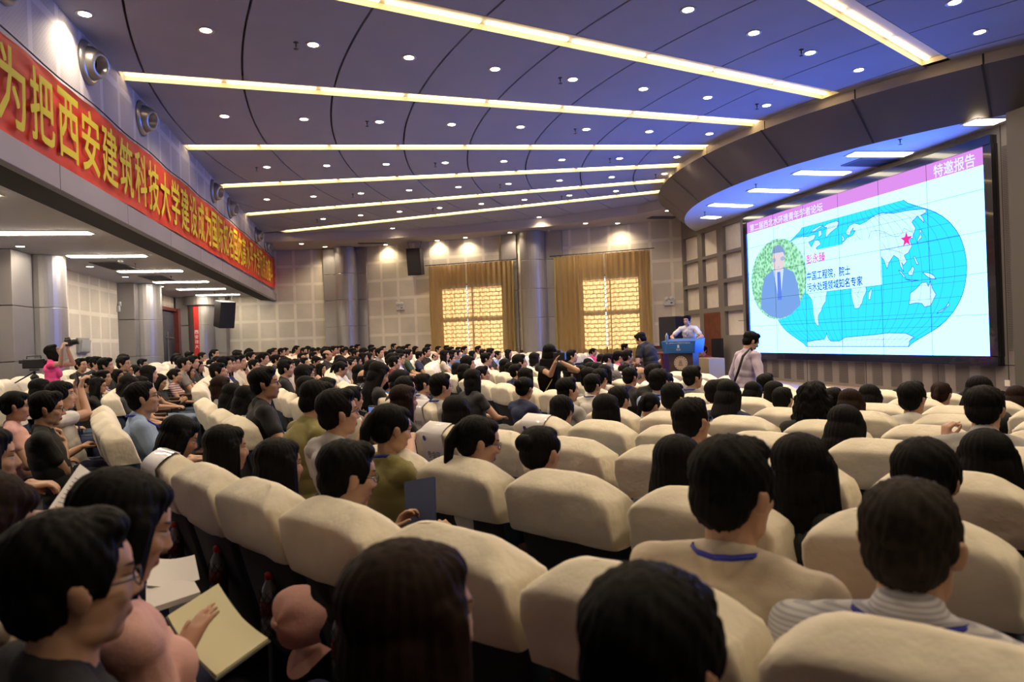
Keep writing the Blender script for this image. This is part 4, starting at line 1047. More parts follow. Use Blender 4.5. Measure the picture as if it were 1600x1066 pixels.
# ---- hair in head space
def hair_geo(style, seed=0, vox=.0065):
    rnd = random.Random(seed); B = Blob(); j = lambda a: a*(1+rnd.uniform(-.06, .06))
    long_ = style in ('long', 'bob', 'curly')
    if style == 'short':
        B.ell((0, -.022, .052), (j(.084), j(.095), j(.081))); B.ell((0, .036, .092), (.064, .046, .036)); B.ell((0, -.052, -.006), (.074, .056, .072))
        for s in (-1, 1): B.ell((s*.066, -.008, .032), (.020, .056, .052)); B.ell((s*.070, .022, .018), (.012, .016, .034))
        B.ell((rnd.uniform(-.03, .03), .045, .098), (.055, .034, .026))
    elif style == 'crop':
        B.ell((0, -.020, .046), (.0805, .0965, .079)); B.ell((0, .024, .084), (.060, .050, .034)); B.ell((0, -.050, -.010), (.070, .055, .066))
        for s in (-1, 1): B.ell((s*.064, -.012, .024), (.018, .052, .048))
    elif style == 'fringe':
        B.ell((0, -.020, .052), (.087, .098, .082)); B.ell((0, .040, .070), (.068, .050, .042)); B.ell((0, -.052, -.008), (.078, .058, .078))
        for s in (-1, 1): B.ell((s*.068, -.002, .025), (.022, .058, .056))
    elif style == 'bald':
        B.ell((0, -.045, .008), (.083, .072, .062)); 
        for s in (-1, 1): B.ell((s*.066, -.015, .016), (.019, .050, .036))
    elif style in ('bob', 'long', 'curly'):
        Lh = {'bob': .20, 'long': .36, 'curly': .40}[style]; wd = .088 if style != 'curly' else .10
        B.ell((0, -.022, .050), (.090, .100, .084)); B.ell((0, .030, .078), (.068, .052, .040))
        B.ell((0, -.050, -.03), (.090, .066, .10))
        n = 7
        for k in range(-n, n+1):
            x = k/n*wd; y = -.075+.045*(abs(k)/n)**2*1.6
            zb = -Lh+.03*rnd.random(); out = 1.0+(.12 if style == 'bob' else .25)
            B.cap((x*.95, y+.01, .02), (x*out, y-.012, zb*.55), .026, .026); B.cap((x*out, y-.012, zb*.55), (x*out*(.8 if style == 'bob' else 1.05), y-.004+(.02 if style == 'long' else 0), zb), .026, .015)
        for s in (-1, 1):
            B.cap((s*.074, .020, .045), (s*.084, .018, -.05), .020, .020); B.cap((s*.084, .018, -.05), (s*(.082 if style == 'bob' else .10), .02, -Lh*.85), .020, .014)
            B.cap((s*.078, -.01, .04), (s*.088, -.01, -Lh*.7), .024, .020)
    elif style in ('ponytail', 'bun'):
        B.ell((0, -.024, .048), (.084, .096, .079)); B.ell((0, .026, .082), (.064, .052, .036)); B.ell((0, -.055, -.002), (.076, .052, .068))
        for s in (-1, 1): B.ell((s*.066, -.004, .034), (.019, .058, .046))
        if style == 'bun': B.ell((0, -.128, .060), (.040, .036, .040)); 
        else:
            B.ell((0, -.108, .052), (.026, .022, .026)); B.cap((0, -.112, .05), (0, -.138, -.01), .024, .027); B.cap((0, -.138, -.01), (0, -.132, -.12), .027, .019); B.cap((0, -.132, -.12), (0, -.12, -.19), .019, .008)
    elif style == 'cap':
        B.ell((0, -.052, -.006), (.078, .058, .072)); B.ell((0, -.02, .03), (.080, .092, .060))
    s1 = rnd.uniform(0, 6)
    amp = .0015 if style not in ('curly',) else .009
    def disp(c):
        az = np.arctan2(c[:, 0], c[:, 1]+.02); el = c[:, 2]
        if style == 'curly': return amp*np.sin(c[:, 2]*95+np.sin(az*9)*3+s1)*np.sin(az*11)
        if style in ('short', 'crop', 'fringe', 'bald', 'cap'):
            return (.0016 if style == 'crop' else amp)*(np.sin(az*31+el*60+s1)+.8*np.sin(az*17-el*95+c[:, 0]*120)+.6*np.sin(c[:, 0]*260+c[:, 1]*190))
        return amp*(np.sin(az*26+s1+el*7)+.6*np.sin(az*53+el*11))
    me, _ = B.remesh('hair', HAIR['black'], vox, 2, .5, disp)
    return me
def glasses_mesh():
    mb = MB()
    for s in (-1, 1):
        pts = [(s*(.033+.021*cos(a)), .092-.004*abs(cos(a)), .002+.0165*sin(a)) for a in np.linspace(0, 2*pi, 17)]
        mb.tube(pts, .0017, 6, False); mb.tube([(s*.054, .089, .006), (s*.074, .060, .008), (s*.081, -.008, .004)], .0018, 6)
    mb.tube([(-.012, .096, .006), (0, .098, .008), (.012, .096, .006)], .0016, 6)
    return mb.mesh('glasses', mat('glasses_frame', (.01, .01, .012), .25), True)
GLS = glasses_mesh()
def lanyard_mesh(g, badge=True):
    """blue ribbon around the neck falling to the chest"""
    mb = MB(); n = g['neck']; c = g['chest']; P = g['P']
    spine = (n-c).normalized(); fw = Vector((0, 1, 0)); fw = (fw-spine*fw.dot(spine)).normalized()
    for s in (-1, 1):
        fb = .03*(not P['male']); f_ = P['neckr']/.054*(1.22 if P.get('collar') else 1)
        pts = [n+Vector((0, -.076*f_, .016)), n+Vector((s*.040, -.068*f_, .019)), n+Vector((s*.070*f_, -.035, .020)), n+Vector((s*.079*f_, .015, .012)), n+Vector((s*.072, .058, -.022)), c+Vector((s*.060, .118+fb*.6, .10)), c+Vector((s*.03, .134+fb, .01)), c+Vector((0, .138+fb, -.07))]
        V = []; 
        for q in pts: V += [q+Vector((0, 0, .007)), q-Vector((0, 0, .007))]
        mb.add(V, [(2*i, 2*i+1, 2*i+3, 2*i+2) for i in range(len(pts)-1)])
        mb.tube(pts, .0035, 6)
    return mb.mesh('lanyard', mat('lanyard_blue', (.01, .02, .35), .6), True)
CL = {}
def cloth(name, col):
    if name not in CL: CL[name] = mat('cloth_'+name, col, .85, noise=.08, nscale=12, bump=.15, bscale=90)
    return CL[name]
COLS = dict(white=(.62, .60, .56), cream=(.55, .47, .36), black=(.010, .010, .011), navy=(.018, .026, .075), grey=(.20, .19, .19), lightgrey=(.36, .35, .34), pink=(.78, .07, .26), palepink=(.62, .36, .32), yellow=(.72, .44, .02), red=(.55, .03, .02), lightblue=(.26, .36, .55), blue=(.05, .14, .38), olive=(.22, .19, .065), green=(.02, .05, .03), purple=(.20, .17, .36), maroon=(.16, .02, .03), brown=(.10, .06, .035), plaid=(.42, .27, .26), striped=(.56, .55, .56), floral=(.25, .32, .40), dark=(.025, .025, .03))
def pattern_mat(name):
    m = bpy.data.materials.new('cloth_'+name); nt, N, L = nodes_of(m); b = N['Principled BSDF']; b.inputs['Roughness'].default_value = .85
    tc = N.new('ShaderNodeTexCoord')
    if name == 'floral':
        v = N.new('ShaderNodeTexVoronoi'); v.inputs['Scale'].default_value = 16; cr = N.new('ShaderNodeValToRGB'); cr.color_ramp.interpolation = 'CONSTANT'
        cr.color_ramp.elements[0].color = (.16, .22, .32, 1); cr.color_ramp.elements[1].color = (.52, .50, .44, 1); cr.color_ramp.elements[1].position = .42
        L.new(tc.outputs['Object'], v.inputs['Vector']); L.new(v.outputs['Distance'], cr.inputs[0]); L.new(cr.outputs[0], b.inputs['Base Color'])
    else:
        w_ = N.new('ShaderNodeTexWave'); w_.inputs['Scale'].default_value = {'striped': 34, 'plaid': 9}[name]; w_.bands_direction = 'Z' if name != 'striped' else 'Z'
        cr = N.new('ShaderNodeValToRGB'); A, Bc = {'striped': ((.60, .60, .62), (.40, .40, .45)), 'plaid': ((.55, .36, .33), (.12, .10, .16))}[name]
        cr.color_ramp.elements[0].color = (*Bc, 1); cr.color_ramp.elements[1].color = (*A, 1); cr.color_ramp.elements[0].position = .25; cr.color_ramp.elements[1].position = .55
        L.new(tc.outputs['Object'], w_.inputs['Vector']); L.new(w_.outputs['Fac'], cr.inputs[0]); L.new(cr.outputs[0], b.inputs['Base Color'])
    CL[name] = m
for n_ in ('floral', 'plaid', 'striped'): pattern_mat(n_)
COLS.update(pinkcheck=(.60, .34, .36), lilac=(.42, .36, .46), jeans=(.02, .04, .12), plaidskirt=(.13, .12, .12))
for n_, c_ in COLS.items(): cloth(n_, c_)
def set_mat(o, m):
    if not o.material_slots: return
    o.material_slots[0].link = 'OBJECT'; o.material_slots[0].material = m
HAIRS = {}
def get_hair(style, seed=0):
    k = (style, seed)
    if k not in HAIRS: HAIRS[k] = hair_geo(style, seed)
    return HAIRS[k]
def assemble(g, name='person', hair=('short', 0), hcol='black', shirt='white', skin=0, glasses=False, lany=False, pants=None):
    o = link(name, g['body']); set_mat(o, SKIN[skin])
    s = link('shirt', g['shirt'], o); set_mat(s, CL[shirt])
    if g['pants']:
        p = link('trousers', g['pants'], o)
        if pants: set_mat(p, CL[pants])
    if hair:
        h = link('hair', get_hair(*hair), o); h.matrix_local = g['H']; set_mat(h, HAIR[hcol])
    if glasses: q = link('glasses', GLS, o); q.matrix_local = g['H']
    if lany:
        if 'lan' not in g: g['lan'] = lanyard_mesh(g)
        link('lanyard', g['lan'], o)
    return o
# ================================================================ the audience
V0 = {}
def variant(key, **kw):
    V0[key] = person_geo(kw); return V0[key]
CHIN = dict(elbR=(.20, .50, .76), wrR=(.075, .43, .955), handR=((-.15, -.35, .9), (0, -1, -.2)), curl=1.2)
PHONE = dict(elbL=(-.22, .38, .74), elbR=(.22, .38, .74), wrL=(-.07, .58, .80), wrR=(.07, .58, .80), handL=((.1, .75, .6), (.6, 0, 0)), handR=((-.1, .75, .6), (-.6, 0, 0)), curl=.9)
ARMS = dict(elbL=(-.285, .33, .71), elbR=(.285, .33, .71), wrL=(-.25, .56, .69), wrR=(.25, .56, .69), handL=((.1, 1, -.1), (0, 0, -1)), handR=((-.1, 1, -.1), (0, 0, -1)), curl=.4)
LEAN = dict(chest=(0, .36, .79), neck=(0, .40, .955), head=(0, .46, 1.07), elbL=(-.23, .60, .68), elbR=(.23, .60, .68), wrL=(-.06, .78, .66), wrR=(.06, .78, .66))
MVAR = []
FVAR = []
dn = lambda d, y=0: (radians(-d), 0, radians(y))
for i, kw in enumerate([dict(), dict(hrot=dn(2, 16)), dict(hrot=dn(22, -6), head=(0, .30, 1.10)), dict(hrot=dn(-4, -14), **ARMS), dict(hrot=dn(4, 5), **CHIN), dict(hrot=dn(18), **PHONE), dict(hrot=dn(3, 8), **LEAN)]):
    MVAR.append(person_geo(kw))
    k2 = dict(male=False, shw=.152, fat=.9, neckr=.046, sleeve=.42); k2.update(kw)
    if i in (0, 1, 2, 4, 5): FVAR.append(person_geo(k2))
HSEED = {'short': 4, 'crop': 1, 'fringe': 2, 'bald': 1, 'long': 2, 'bob': 2, 'curly': 1, 'ponytail': 1, 'bun': 1, 'cap': 1}
HCODE = dict(s='short', r='crop', g='fringe', h='bald', l='long', b='bob', c='curly', p='ponytail', u='bun', k='cap')
# x, y of the top of the head and its width in the photograph, then m/f + hair, shirt, flags (g glasses, n lanyard, d head down, i hand on chin, t phone, a arms on rests, e leaning, w brown hair, y grey hair)
CROWD = '''
125 560 20 ms black g;139 558 17 ms maroon g;164 559 20 ms black -;192 557 18 ms black g;161 578 25 fu white n;182 577 26 fb palepink n
197 569 22 mr white g;136 587 29 ms green gn;153 590 27 fb black gi;62 592 34 fl dark -;222 561 14 ms dark -;214 571 19 fb navy -;232 571 21 fb black -
252 585 24 fl black tg;219 588 30 fb cream -;188 597 30 fl dark -;273 576 23 fp plaid -;293 571 20 fbw yellow n;286 558 17 mr grey g;300 556 18 ms dark -;309 564 13 fb navy -
310 569 20 mg white g;320 571 15 fl white -;329 562 18 ms black -;339 557 17 ms dark -;350 557 19 ms white n;364 556 17 ms white g;374 555 17 ms cream -;391 550 16 ms dark -
379 569 26 ms white gi;396 562 19 ms white g;411 551 15 ms dark -;406 555 16 ms grey -;421 556 17 fp red n;431 554 14 ms dark -;442 556 16 fl white -;441 562 18 ms white -
451 562 19 fbw cream -;462 561 13 fb white -;470 552 14 ms dark g;475 551 13 ms black -;474 559 15 ms grey -;496 557 17 ms black d;507 545 13 ms black -;511 547 13 mk black -
527 541 13 ms white -;549 544 14 ms black -;571 544 12 fb grey -;580 539 12 ms dark -;582 543 13 ms black -;592 544 14 ms grey -;598 541 12 ms dark -;567 551 14 fl dark -;576 551 14 fl black -
557 557 14 fb dark g;570 557 15 fu white -;549 557 14 fb dark -;546 561 16 fp grey -;533 565 15 ms white -;519 562 17 fl white -;516 567 18 fb white -;501 568 17 fl palepink -;487 569 16 fb cream g;475 570 22 fl dark g
409 574 26 ms black g;594 557 14 fb dark -;582 563 18 fl navy -;569 577 24 mh white -;585 586 22 fu blue -;562 570 22 fl dark -;478 588 36 fl dark -;510 590 28 fb grey -;549 604 27 ms grey g;597 567 20 fl dark -
345 588 34 fbw grey -;370 601 32 fl cream -;612 546 12 ms dark g;605 549 14 ms grey -;615 537 12 ms black g;637 538 12 ms dark -;631 541 12 ms black -;649 541 13 fb black -;669 538 12 ms dark -;666 543 13 ms black -
624 545 12 fb white -;637 546 14 ms green -;655 549 15 ms navy -;669 551 14 fl black -;682 551 14 mk white d;694 547 14 fl cream -;704 542 11 ms dark -;725 541 13 ms blue -;716 542 11 ms grey -;707 547 12 ms blue -;714 547 13 ms blue -
704 554 14 ms blue -;738 548 13 fb dark -;754 546 12 ms grey -;766 544 12 ms dark -;777 548 12 fu lightblue -;759 551 15 ms white g;768 552 13 fu lightblue -;794 546 13 fl black -;624 553 17 ms white gn;607 556 16 ms purple -
729 556 15 mg grey -;715 567 14 fb dark -;725 569 19 fl dark -;738 577 17 fb dark -;752 572 21 ms purple gn;789 561 15 fb dark -;798 566 18 fl navy -;625 578 26 fl dark -;606 585 27 ms blue -;632 588 28 ms white g
660 583 28 mr striped n;687 584 28 ms lightgrey gn;629 602 44 fbw black -;810 554 14 ms white g;805 569 18 ms navy -;821 575 21 fl dark -;819 589 21 fu navy -;835 551 15 fb grey -;872 549 12 fk white -;884 555 15 fb dark -;892 547 14 ms black a
927 544 12 fp pink -;942 554 12 ms dark d;950 552 13 fp pink g;966 548 13 fp pink g;976 537 11 ms lightblue g;980 547 13 ms black -;922 561 13 fb dark -;923 566 14 ms dark -;934 567 14 fb dark -;907 571 16 fl dark -;919 574 17 fl white -
937 576 17 ms white -;890 572 15 ms black -;896 577 20 ms purple -;925 585 22 ms white n;944 570 14 fb dark -;951 568 14 msy grey -;962 580 22 mgy navy -;975 569 17 ms dark -;984 574 20 ms dark n;999 573 15 mhy grey -
884 590 24 ms lightgrey a;966 604 28 ms grey -;877 618 38 mg lightblue e;946 616 40 fl palepink -;1003 574 14 ms navy -;1020 569 17 ms black -;1029 576 25 ms lightblue gn;1041 583 15 ms white -;1080 572 21 ms grey n
1050 599 34 ms lightblue -;1019 615 38 fp lightgrey -;1076 620 56 mr white g;1116 594 26 ms dark -;1130 592 22 ms grey -;1141 596 38 fl navy -;1195 584 24 ms dark -;1209 596 26 fb dark -;1222 604 32 mr white -;1276 596 30 fl dark -
1268 599 44 fc black -;1331 610 38 flw grey -;1362 603 29 fb dark -;1325 636 54 fb dark -;1423 597 43 ms white g;1470 597 33 fpw dark -;1533 590 36 fb dark -;1590 605 34 fbw dark -;1510 612 34 ms dark -
290 652 62 fb purple -;350 665 66 fb palepink -;432 686 88 fl floral -;1058 681 92 fl dark -;1250 679 100 fl black -;1443 686 92 fg dark -;842 665 67 fu black -;712 619 50 fb dark g;392 605 36 fl floral g
1180 598 20 fb dark -;1300 606 20 ms dark -;1560 612 26 ms dark -;1405 608 22 fb navy -
'''
TAKEN = []
def seated_at(px_, py_, wpx, allowed=None, zoff=None, Dh=None):
    """find the row and height where a head seen at (px_,py_) with width wpx belongs; returns the head-top point and row"""
    d = px_ray(px_, py_); Ds = Dh or (.195*F_PX/wpx)
    best = None; near0 = Dh is not None
    A = d.x*d.x+d.y*d.y
    for k in (allowed or range(-3, 10)):
        rh = ROWS[k]-.285
        Bq = -2*(d.x*CX+d.y*CY); Cq = CX*CX+CY*CY-rh*rh; disc = Bq*Bq-4*A*Cq
        if disc < 0: continue
        for s in (-1, 1):
            D = (-Bq+s*sqrt(disc))/(2*A)
            if D < .6: continue
            X, Y, Z = d.x*D, d.y*D, H0+d.z*D
            if X > CX-3 or (near0 and abs(math.log(D/Dh)) > .16): continue
            h = Z-floor_z(X, Y)
            cost = abs(math.log(D/Ds))*1.0+abs(h-1.20)*2.6
            if not inside(X, Y): cost += 5
            for q in TAKEN if near0 else ():
                dd = hypot(q[0]-X, q[1]-Y)
                if dd < .46: cost += 2.2*(.46-dd)/.46+.25
            if k == 9 and degrees(atan2(Y-CY, CX-X)) < -22: cost += 3
            if best is None or cost < best[0]: best = (cost, Vector((X, Y, Z)), k, h, D)
    return best
def place(o, g, P, face=None, sc=None, dz=0):
    """stand the assembled person so that the top of the head is at P, facing the stage centre unless told otherwise"""
    az = (atan2(CY-P.y, CX-P.x) if face is None else face)-pi/2
    fl = floor_z(P.x, P.y); s = sc or min(max((P.z-fl)/g['top'].z, .92), 1.06)
    q = Matrix.Rotation(az, 3, 'Z') @ (g['top']*s)
    o.scale = (s, s, s); o.rotation_euler = (0, 0, az); o.location = (P.x-q.x, P.y-q.y, P.z-q.z)
    return o
rnd = random.Random(11); PEOPLE = []
HN = dict(short='short black hair', crop='cropped hair', fringe='short fringed hair', bald='a balding crown', long='long black hair', bob='chin-length black hair', curly='long curly hair', ponytail='a ponytail', bun='tied-back hair', cap='a white cap')
for ent in CROWD.replace('\n', ';').split(';'):
    ent = ent.split()
    if len(ent) < 6: continue
    x, y, w_ = map(float, ent[:3]); code, shirt, fl = ent[3:6]
    b = seated_at(x, y, w_)
    if b is None: continue
    if any(hypot(q[0]-b[1].x, q[1]-b[1].y) < .44 for q in TAKEN): b = seated_at(x, y, w_, Dh=b[4]) or b
    cost, P, k, h, D = b; dr_ = (P-Vector((0, 0, H0)))/D; opts = []
    for n_ in range(-22, 23):
        D2 = D+n_*.045; Q = Vector((0, 0, H0))+dr_*D2
        if D2 < 1.5 or not inside(Q.x, Q.y): continue
        m_ = min([hypot(q[0]-Q.x, q[1]-Q.y) for q in TAKEN] or [9])
        opts.append((max(.42-m_, 0)*6+abs(n_)*.012, n_, Q, D2))
    if opts and D > 4.6: _, _, P, D = sorted(opts, key=lambda q: q[0])[0]
    TAKEN.append((P.x, P.y))
    male = code[0] == 'm'; hs = HCODE[code[1]]; hc = 'brown' if 'w' in code[2:] else 'grey' if 'y' in code[2:] else 'black'
    if hs == 'crop' and hc == 'black': hc = 'black'
    vs = MVAR if male else FVAR
    if 'd' in fl: vi = 2
    elif 'i' in fl: vi = 4 if male else 3
    elif 't' in fl: vi = 5 if male else 4
    elif 'e' in fl: vi = 6 if male else 0
    elif 'a' in fl: vi = 3 if male else 0
    else: vi = rnd.choice([0, 0, 1, 3] if male else [0, 0, 1, 2])
    g = vs[vi]
    o = assemble(g, 'person', (hs, rnd.randrange(HSEED[hs])), hc, shirt, rnd.choice([0, 0, 1, 2]), 'g' in fl, 'n' in fl, rnd.choice([None, 'black', 'lightblue', 'grey']))
    place(o, g, P, atan2(CY-P.y, CX-P.x)+radians(rnd.uniform(-9, 9)))
    if hs == 'cap': pass
    PEOPLE.append(dict(o=o, P=P, k=k, D=D, male=male, hs=hs, hc=hc, shirt=shirt, fl=fl, x=x, h=h, hero=None))
# ================================================================ people close to the camera or doing something of their own
def PX(x, y, D): d = px_ray(x, y); return Vector((0, 0, H0))+d*D
def PZ(x, y, z):   # point seen at a pixel at world height z
    d = px_ray(x, y); return Vector((0, 0, H0))+d*((z-H0)/d.z)
def ik(sh, wr, hint, lu=.285, lf=.25):
    sh = Vector(sh); wr = Vector(wr); d = wr-sh; L_ = d.length
    if L_ > (lu+lf)*.985: wr = sh+d.normalized()*(lu+lf)*.985; d = wr-sh; L_ = d.length
    a = (lu*lu-lf*lf+L_*L_)/(2*L_); h = sqrt(max(lu*lu-a*a, 1e-5)); t = d.normalized(); hv = Vector(hint); hv = (hv-t*hv.dot(t)).normalized()
    return sh+t*a+hv*h, wr
def hero(P, face, pose, sc=1.0, tgt=None, hints=None, hero_=True, **asm):
    """pose in the person's frame; tgt: world positions for wL/wR; hints: elbow directions (local); P: world position of the head top"""
    pose = dict(pose); base = dict(head=(0, .285, 1.115), hrot=(0, 0, 0), neck=(0, .245, .985), shw=.175 if pose.get('male', True) else .152)
    for q in base: pose.setdefault(q, base[q])
    Hm = Matrix.Translation(Vector(pose['head'])) @ Euler(pose['hrot']).to_matrix().to_4x4(); top = Hm @ Vector((0, -.012, .125))
    az = face-pi/2; R = Matrix.Rotation(az, 3, 'Z'); loc_ = P-R @ (top*sc); Ri = R.inverted()
    toL = lambda Wp: (Ri @ (Wp-loc_))/sc
    shz = Vector(pose['neck'])+Vector((0, -.005, -.055))
    for s, c in ((-1, 'L'), (1, 'R')):
        if tgt and c in tgt:
            sh = Vector(pose['sh'+c]) if 'sh'+c in pose else shz+Vector((s*pose['shw'], .005, -.005))
            w_ = tgt[c]; w_ = toL(w_) if isinstance(w_, Vector) else Vector(w_)
            el, w_ = ik(sh, w_, (hints or {}).get(c, (s*.5, -.1, -1)))
            pose['elb'+c] = el; pose['wr'+c] = w_
            if 'hand'+c not in pose:
                f = (w_-el).normalized(); pose['hand'+c] = (f, (0, 0, -1))
    g = person_geo(pose, hero_)
    o = assemble(g, 'person', **asm); o.scale = (sc,)*3; o.rotation_euler = (0, 0, az); o.location = loc_
    return o, g, toL
def faceC(P): return atan2(CY-P.y, CX-P.x)
def reg(o, P, label, **kw):
    tag(o, label, 'person', kw.get('group')); return o
LAPW = dict(L=(-.10, .58, .66), R=(.10, .58, .66))
def nearone(x, y, D, label, male=True, face=0, group='people in the nearest rows', tgt=None, hints=None, **kw):
    pose = kw.pop('pose', {}); pose['male'] = male
    if not male: pose.setdefault('fat', .9); pose.setdefault('neckr', .046); pose.setdefault('sleeve', .42)
    P = PX(x, y, D); fl = floor_z(P.x, P.y)
    o, g, toL = hero(P, faceC(P)+radians(face), pose, kw.pop('sc', min(max((P.z-fl)/1.24, .93), 1.05)), tgt or LAPW, hints, **kw)
    reg(o, P, label, group=group); return o, g, toL, P
# row behind: four people and the backs of two heads
nearone(105, 800, 1.14, 'man with glasses and thick black hair, black T-shirt, bottom left corner', hair=('short', 0), shirt='black', glasses=True, pose=dict(hrot=dn(2, -2)))
o2, g2, L2, P2 = nearone(207, 736, 1.47, 'woman with long black hair in pink T-shirt reading an open notebook', male=False, hair=('long', 0), shirt='palepink', pose=dict(hrot=dn(16, -4), handR=((-.25, .55, .62), (.0, .70, -.6)), handL=((.6, .8, -.1), (0, 0, 1)), curl=.2, thumb=.05),
    tgt=dict(R=PX(283, 1030, 1.58), L=PX(243, 992, 1.92)), hints=dict(R=(.9, -.3, -.6), L=(-.8, -.2, -.5)))
nearone(8, 742, 1.62, 'woman with short brown hair at the left edge holding up a printed sheet', male=False, hair=('bob', 1), hcol='brown', shirt='cream', pose=dict(hrot=dn(24, -4), handR=((.5, .9, .25), (.0, -.6, -.8)), curl=.7), tgt=dict(R=PX(66, 792, 1.98), L=(-.1, .55, .66)))
nearone(-28, 668, 2.55, 'person in pink checked shirt at the left edge with clasped hands', male=False, hair=('long', 1), shirt='pinkcheck', pose=dict(longsleeve=False, sleeve=.8, curl=.6, handL=((.6, .8, 0), (0, 0, -1)), handR=((-.2, 1, 0), (0, 0, -1))), tgt=dict(L=PX(48, 757, 2.9), R=PX(40, 762, 2.8)))
nearone(632, 850, .98, 'back of a head with brown-black bobbed hair at the bottom centre', male=False, hair=('bob', 0), hcol='brown', shirt='navy', face=-6)
nearone(1010, 888, .86, 'back of a dark-haired head at the bottom edge, between two white seats', hair=('fringe', 0), shirt='dark')
nearone(1141, 684, 1.56, 'man seen from behind in cream T-shirt with blue lanyard', hair=('short', 1), shirt='cream', lany=True, pose=dict(hrot=dn(2, -12), shw=.185, sleeve=.62), tgt=dict(R=PX(1262, 985, 1.95), L=(-.15, .5, .68)), hints=dict(R=(.8, -.2, -.6)))
nearone(1420, 744, 1.28, 'man with cropped hair, striped collared shirt and blue lanyard, seen from behind', hair=('crop', 0), hcol='short', shirt='striped', lany=True, pose=dict(shw=.19, collar=True, hrot=dn(4, -3)), tgt=dict(L=PX(1300, 985, 1.75), R=(.15, .5, .68)), sc=1.0)
# left group
nearone(74, 611, 4.75, 'man in black T-shirt and glasses resting his chin on his fist', hair=('short', 2), shirt='black', glasses=True, pose=dict(curl=1.3, hrot=dn(6, -4), handR=((0, -.2, 1), (0, -1, 0))), tgt=dict(R=PX(99, 690, 4.85), L=PX(125, 700, 5.2)), hints=dict(R=(.3, .2, -1)))
nearone(27, 611, 5.3, 'young woman in pale pink blouse with low ponytail at the left edge', male=False, hair=('ponytail', 0), shirt='palepink', pose=dict(hrot=dn(8, 0)))
nearone(90, 596, 5.7, 'person in white T-shirt and blue lanyard raising a phone with both hands', hair=('fringe', 1), shirt='white', lany=True, pose=dict(curl=.9, hrot=dn(-6, 0), handL=((.1, .2, 1), (.3, .9, 0)), handR=((-.1, .2, 1), (-.3, .9, 0)), sleeve=.5), tgt=dict(R=PX(126, 607, 5.9), L=PX(116, 610, 6.1)), hints=dict(R=(.3, .6, -1), L=(-.3, .6, -1)))
nearone(216, 596, 5.0, 'man in light blue shirt with glasses looking up towards the screen', hair=('crop', 0), shirt='lightblue', glasses=True, lany=True, pose=dict(hrot=dn(-8, -4), sleeve=.75))
nearone(498, 595, 4.35, 'man in olive T-shirt leaning forward, seen from behind', hair=('short', 3), shirt='olive', pose=dict(LEAN, hrot=dn(12, -6)), tgt=dict(L=(-.12, .80, .66), R=(.12, .80, .66)))
nearone(523, 609, 3.62, 'man with glasses and black wristband photographing with a phone', hair=('short', 1), shirt='lightgrey', glasses=True, pose=dict(hrot=dn(-3, -8), curl=1.0, handL=((.25, .25, 1), (.9, .3, 0)), handR=((-.25, .25, 1), (-.9, .3, 0))), tgt=dict(L=PX(571, 672, 3.9), R=PX(601, 664, 3.8)), hints=dict(L=(-.5, .2, -1), R=(.6, .2, -1)))
nearone(614, 631, 3.3, 'woman with low bun in olive top and blue lanyard writing notes', male=False, hair=('ponytail', 0), shirt='olive', lany=True, pose=dict(hrot=dn(10, -6), curl=.9), tgt=dict(R=PX(642, 680, 3.75), L=(-.1, .55, .68)))
nearone(752, 650, 3.05, 'woman with high ponytail and glasses in light grey T-shirt, head turned right', male=False, hair=('ponytail', 0), shirt='white', glasses=True, pose=dict(hrot=dn(12, -26)))
o9, g9, L9, P9 = nearone(545, 689, 2.28, 'man with glasses in black T-shirt holding up a dark blue folder', hair=('short', 0), shirt='black', glasses=True, pose=dict(hrot=dn(8, -10), curl=.75, handL=((.2, .45, .85), (.8, .4, -.1)), handR=((-.05, .55, .8), (-.7, .5, -.1)), thumb=.7),
    tgt=dict(L=PX(617, 836, 2.62), R=PX(684, 862, 2.45)), hints=dict(L=(-.6, 0, -1), R=(.8, -.1, -.8)))
# right group
nearone(1541, 672, 2.55, 'person in navy shirt touching the side of the face with a raised hand', male=False, hair=('bob', 0), shirt='navy', pose=dict(hrot=dn(6, 0), handL=((.15, .1, 1), (.5, .7, 0)), curl=.8), tgt=dict(L=PX(1515, 782, 2.55), R=(.15, .5, .68)), hints=dict(L=(-.2, .4, -1)))
nearone(1538, 603, 3.55, 'man in grey collared shirt with his left fist raised', hair=('short', 2), shirt='lightgrey', pose=dict(hrot=dn(8, -6), collar=True, shw=.19, handL=((.1, .1, 1), (.6, .6, 0)), curl=1.2), tgt=dict(L=PX(1477, 690, 3.75), R=(.15, .5, .68)), hints=dict(L=(-.3, .1, -1)))
STAND = dict(pelvis=(0, 0, .92), chest=(0, .0, 1.21), neck=(0, -.01, 1.405), head=(0, .03, 1.54), kneeL=(-.10, .03, .50), kneeR=(.10, .03, .50), ankL=(-.11, -.02, .09), ankR=(.11, -.02, .09))
def shoes(o, g):
    B = Blob(); P = g['P']
    for k in ('ankL', 'ankR'): a = Vector(P[k]); B.ell(a+Vector((0, .06, -.05)), (.048, .135, .042))
    me, _ = B.remesh('shoes', M_black, .012, 2); link('shoes', me, o)
def stander(P, face, pose, label, **kw):
    q = dict(STAND); q.update(pose)
    if not q.get('male', True): q.setdefault('fat', .88); q.setdefault('neckr', .046); q.setdefault('sleeve', .42)
    sc = kw.pop('sc', 1.0); tgt = kw.pop('tgt', None); hints = kw.pop('hints', None); grp = kw.pop('group', 'people standing')
    o, g, toL = hero(P, face, q, sc, tgt, hints, **kw); reg(o, P, label, group=grp); shoes(o, g); return o, g, toL
RX = Fv
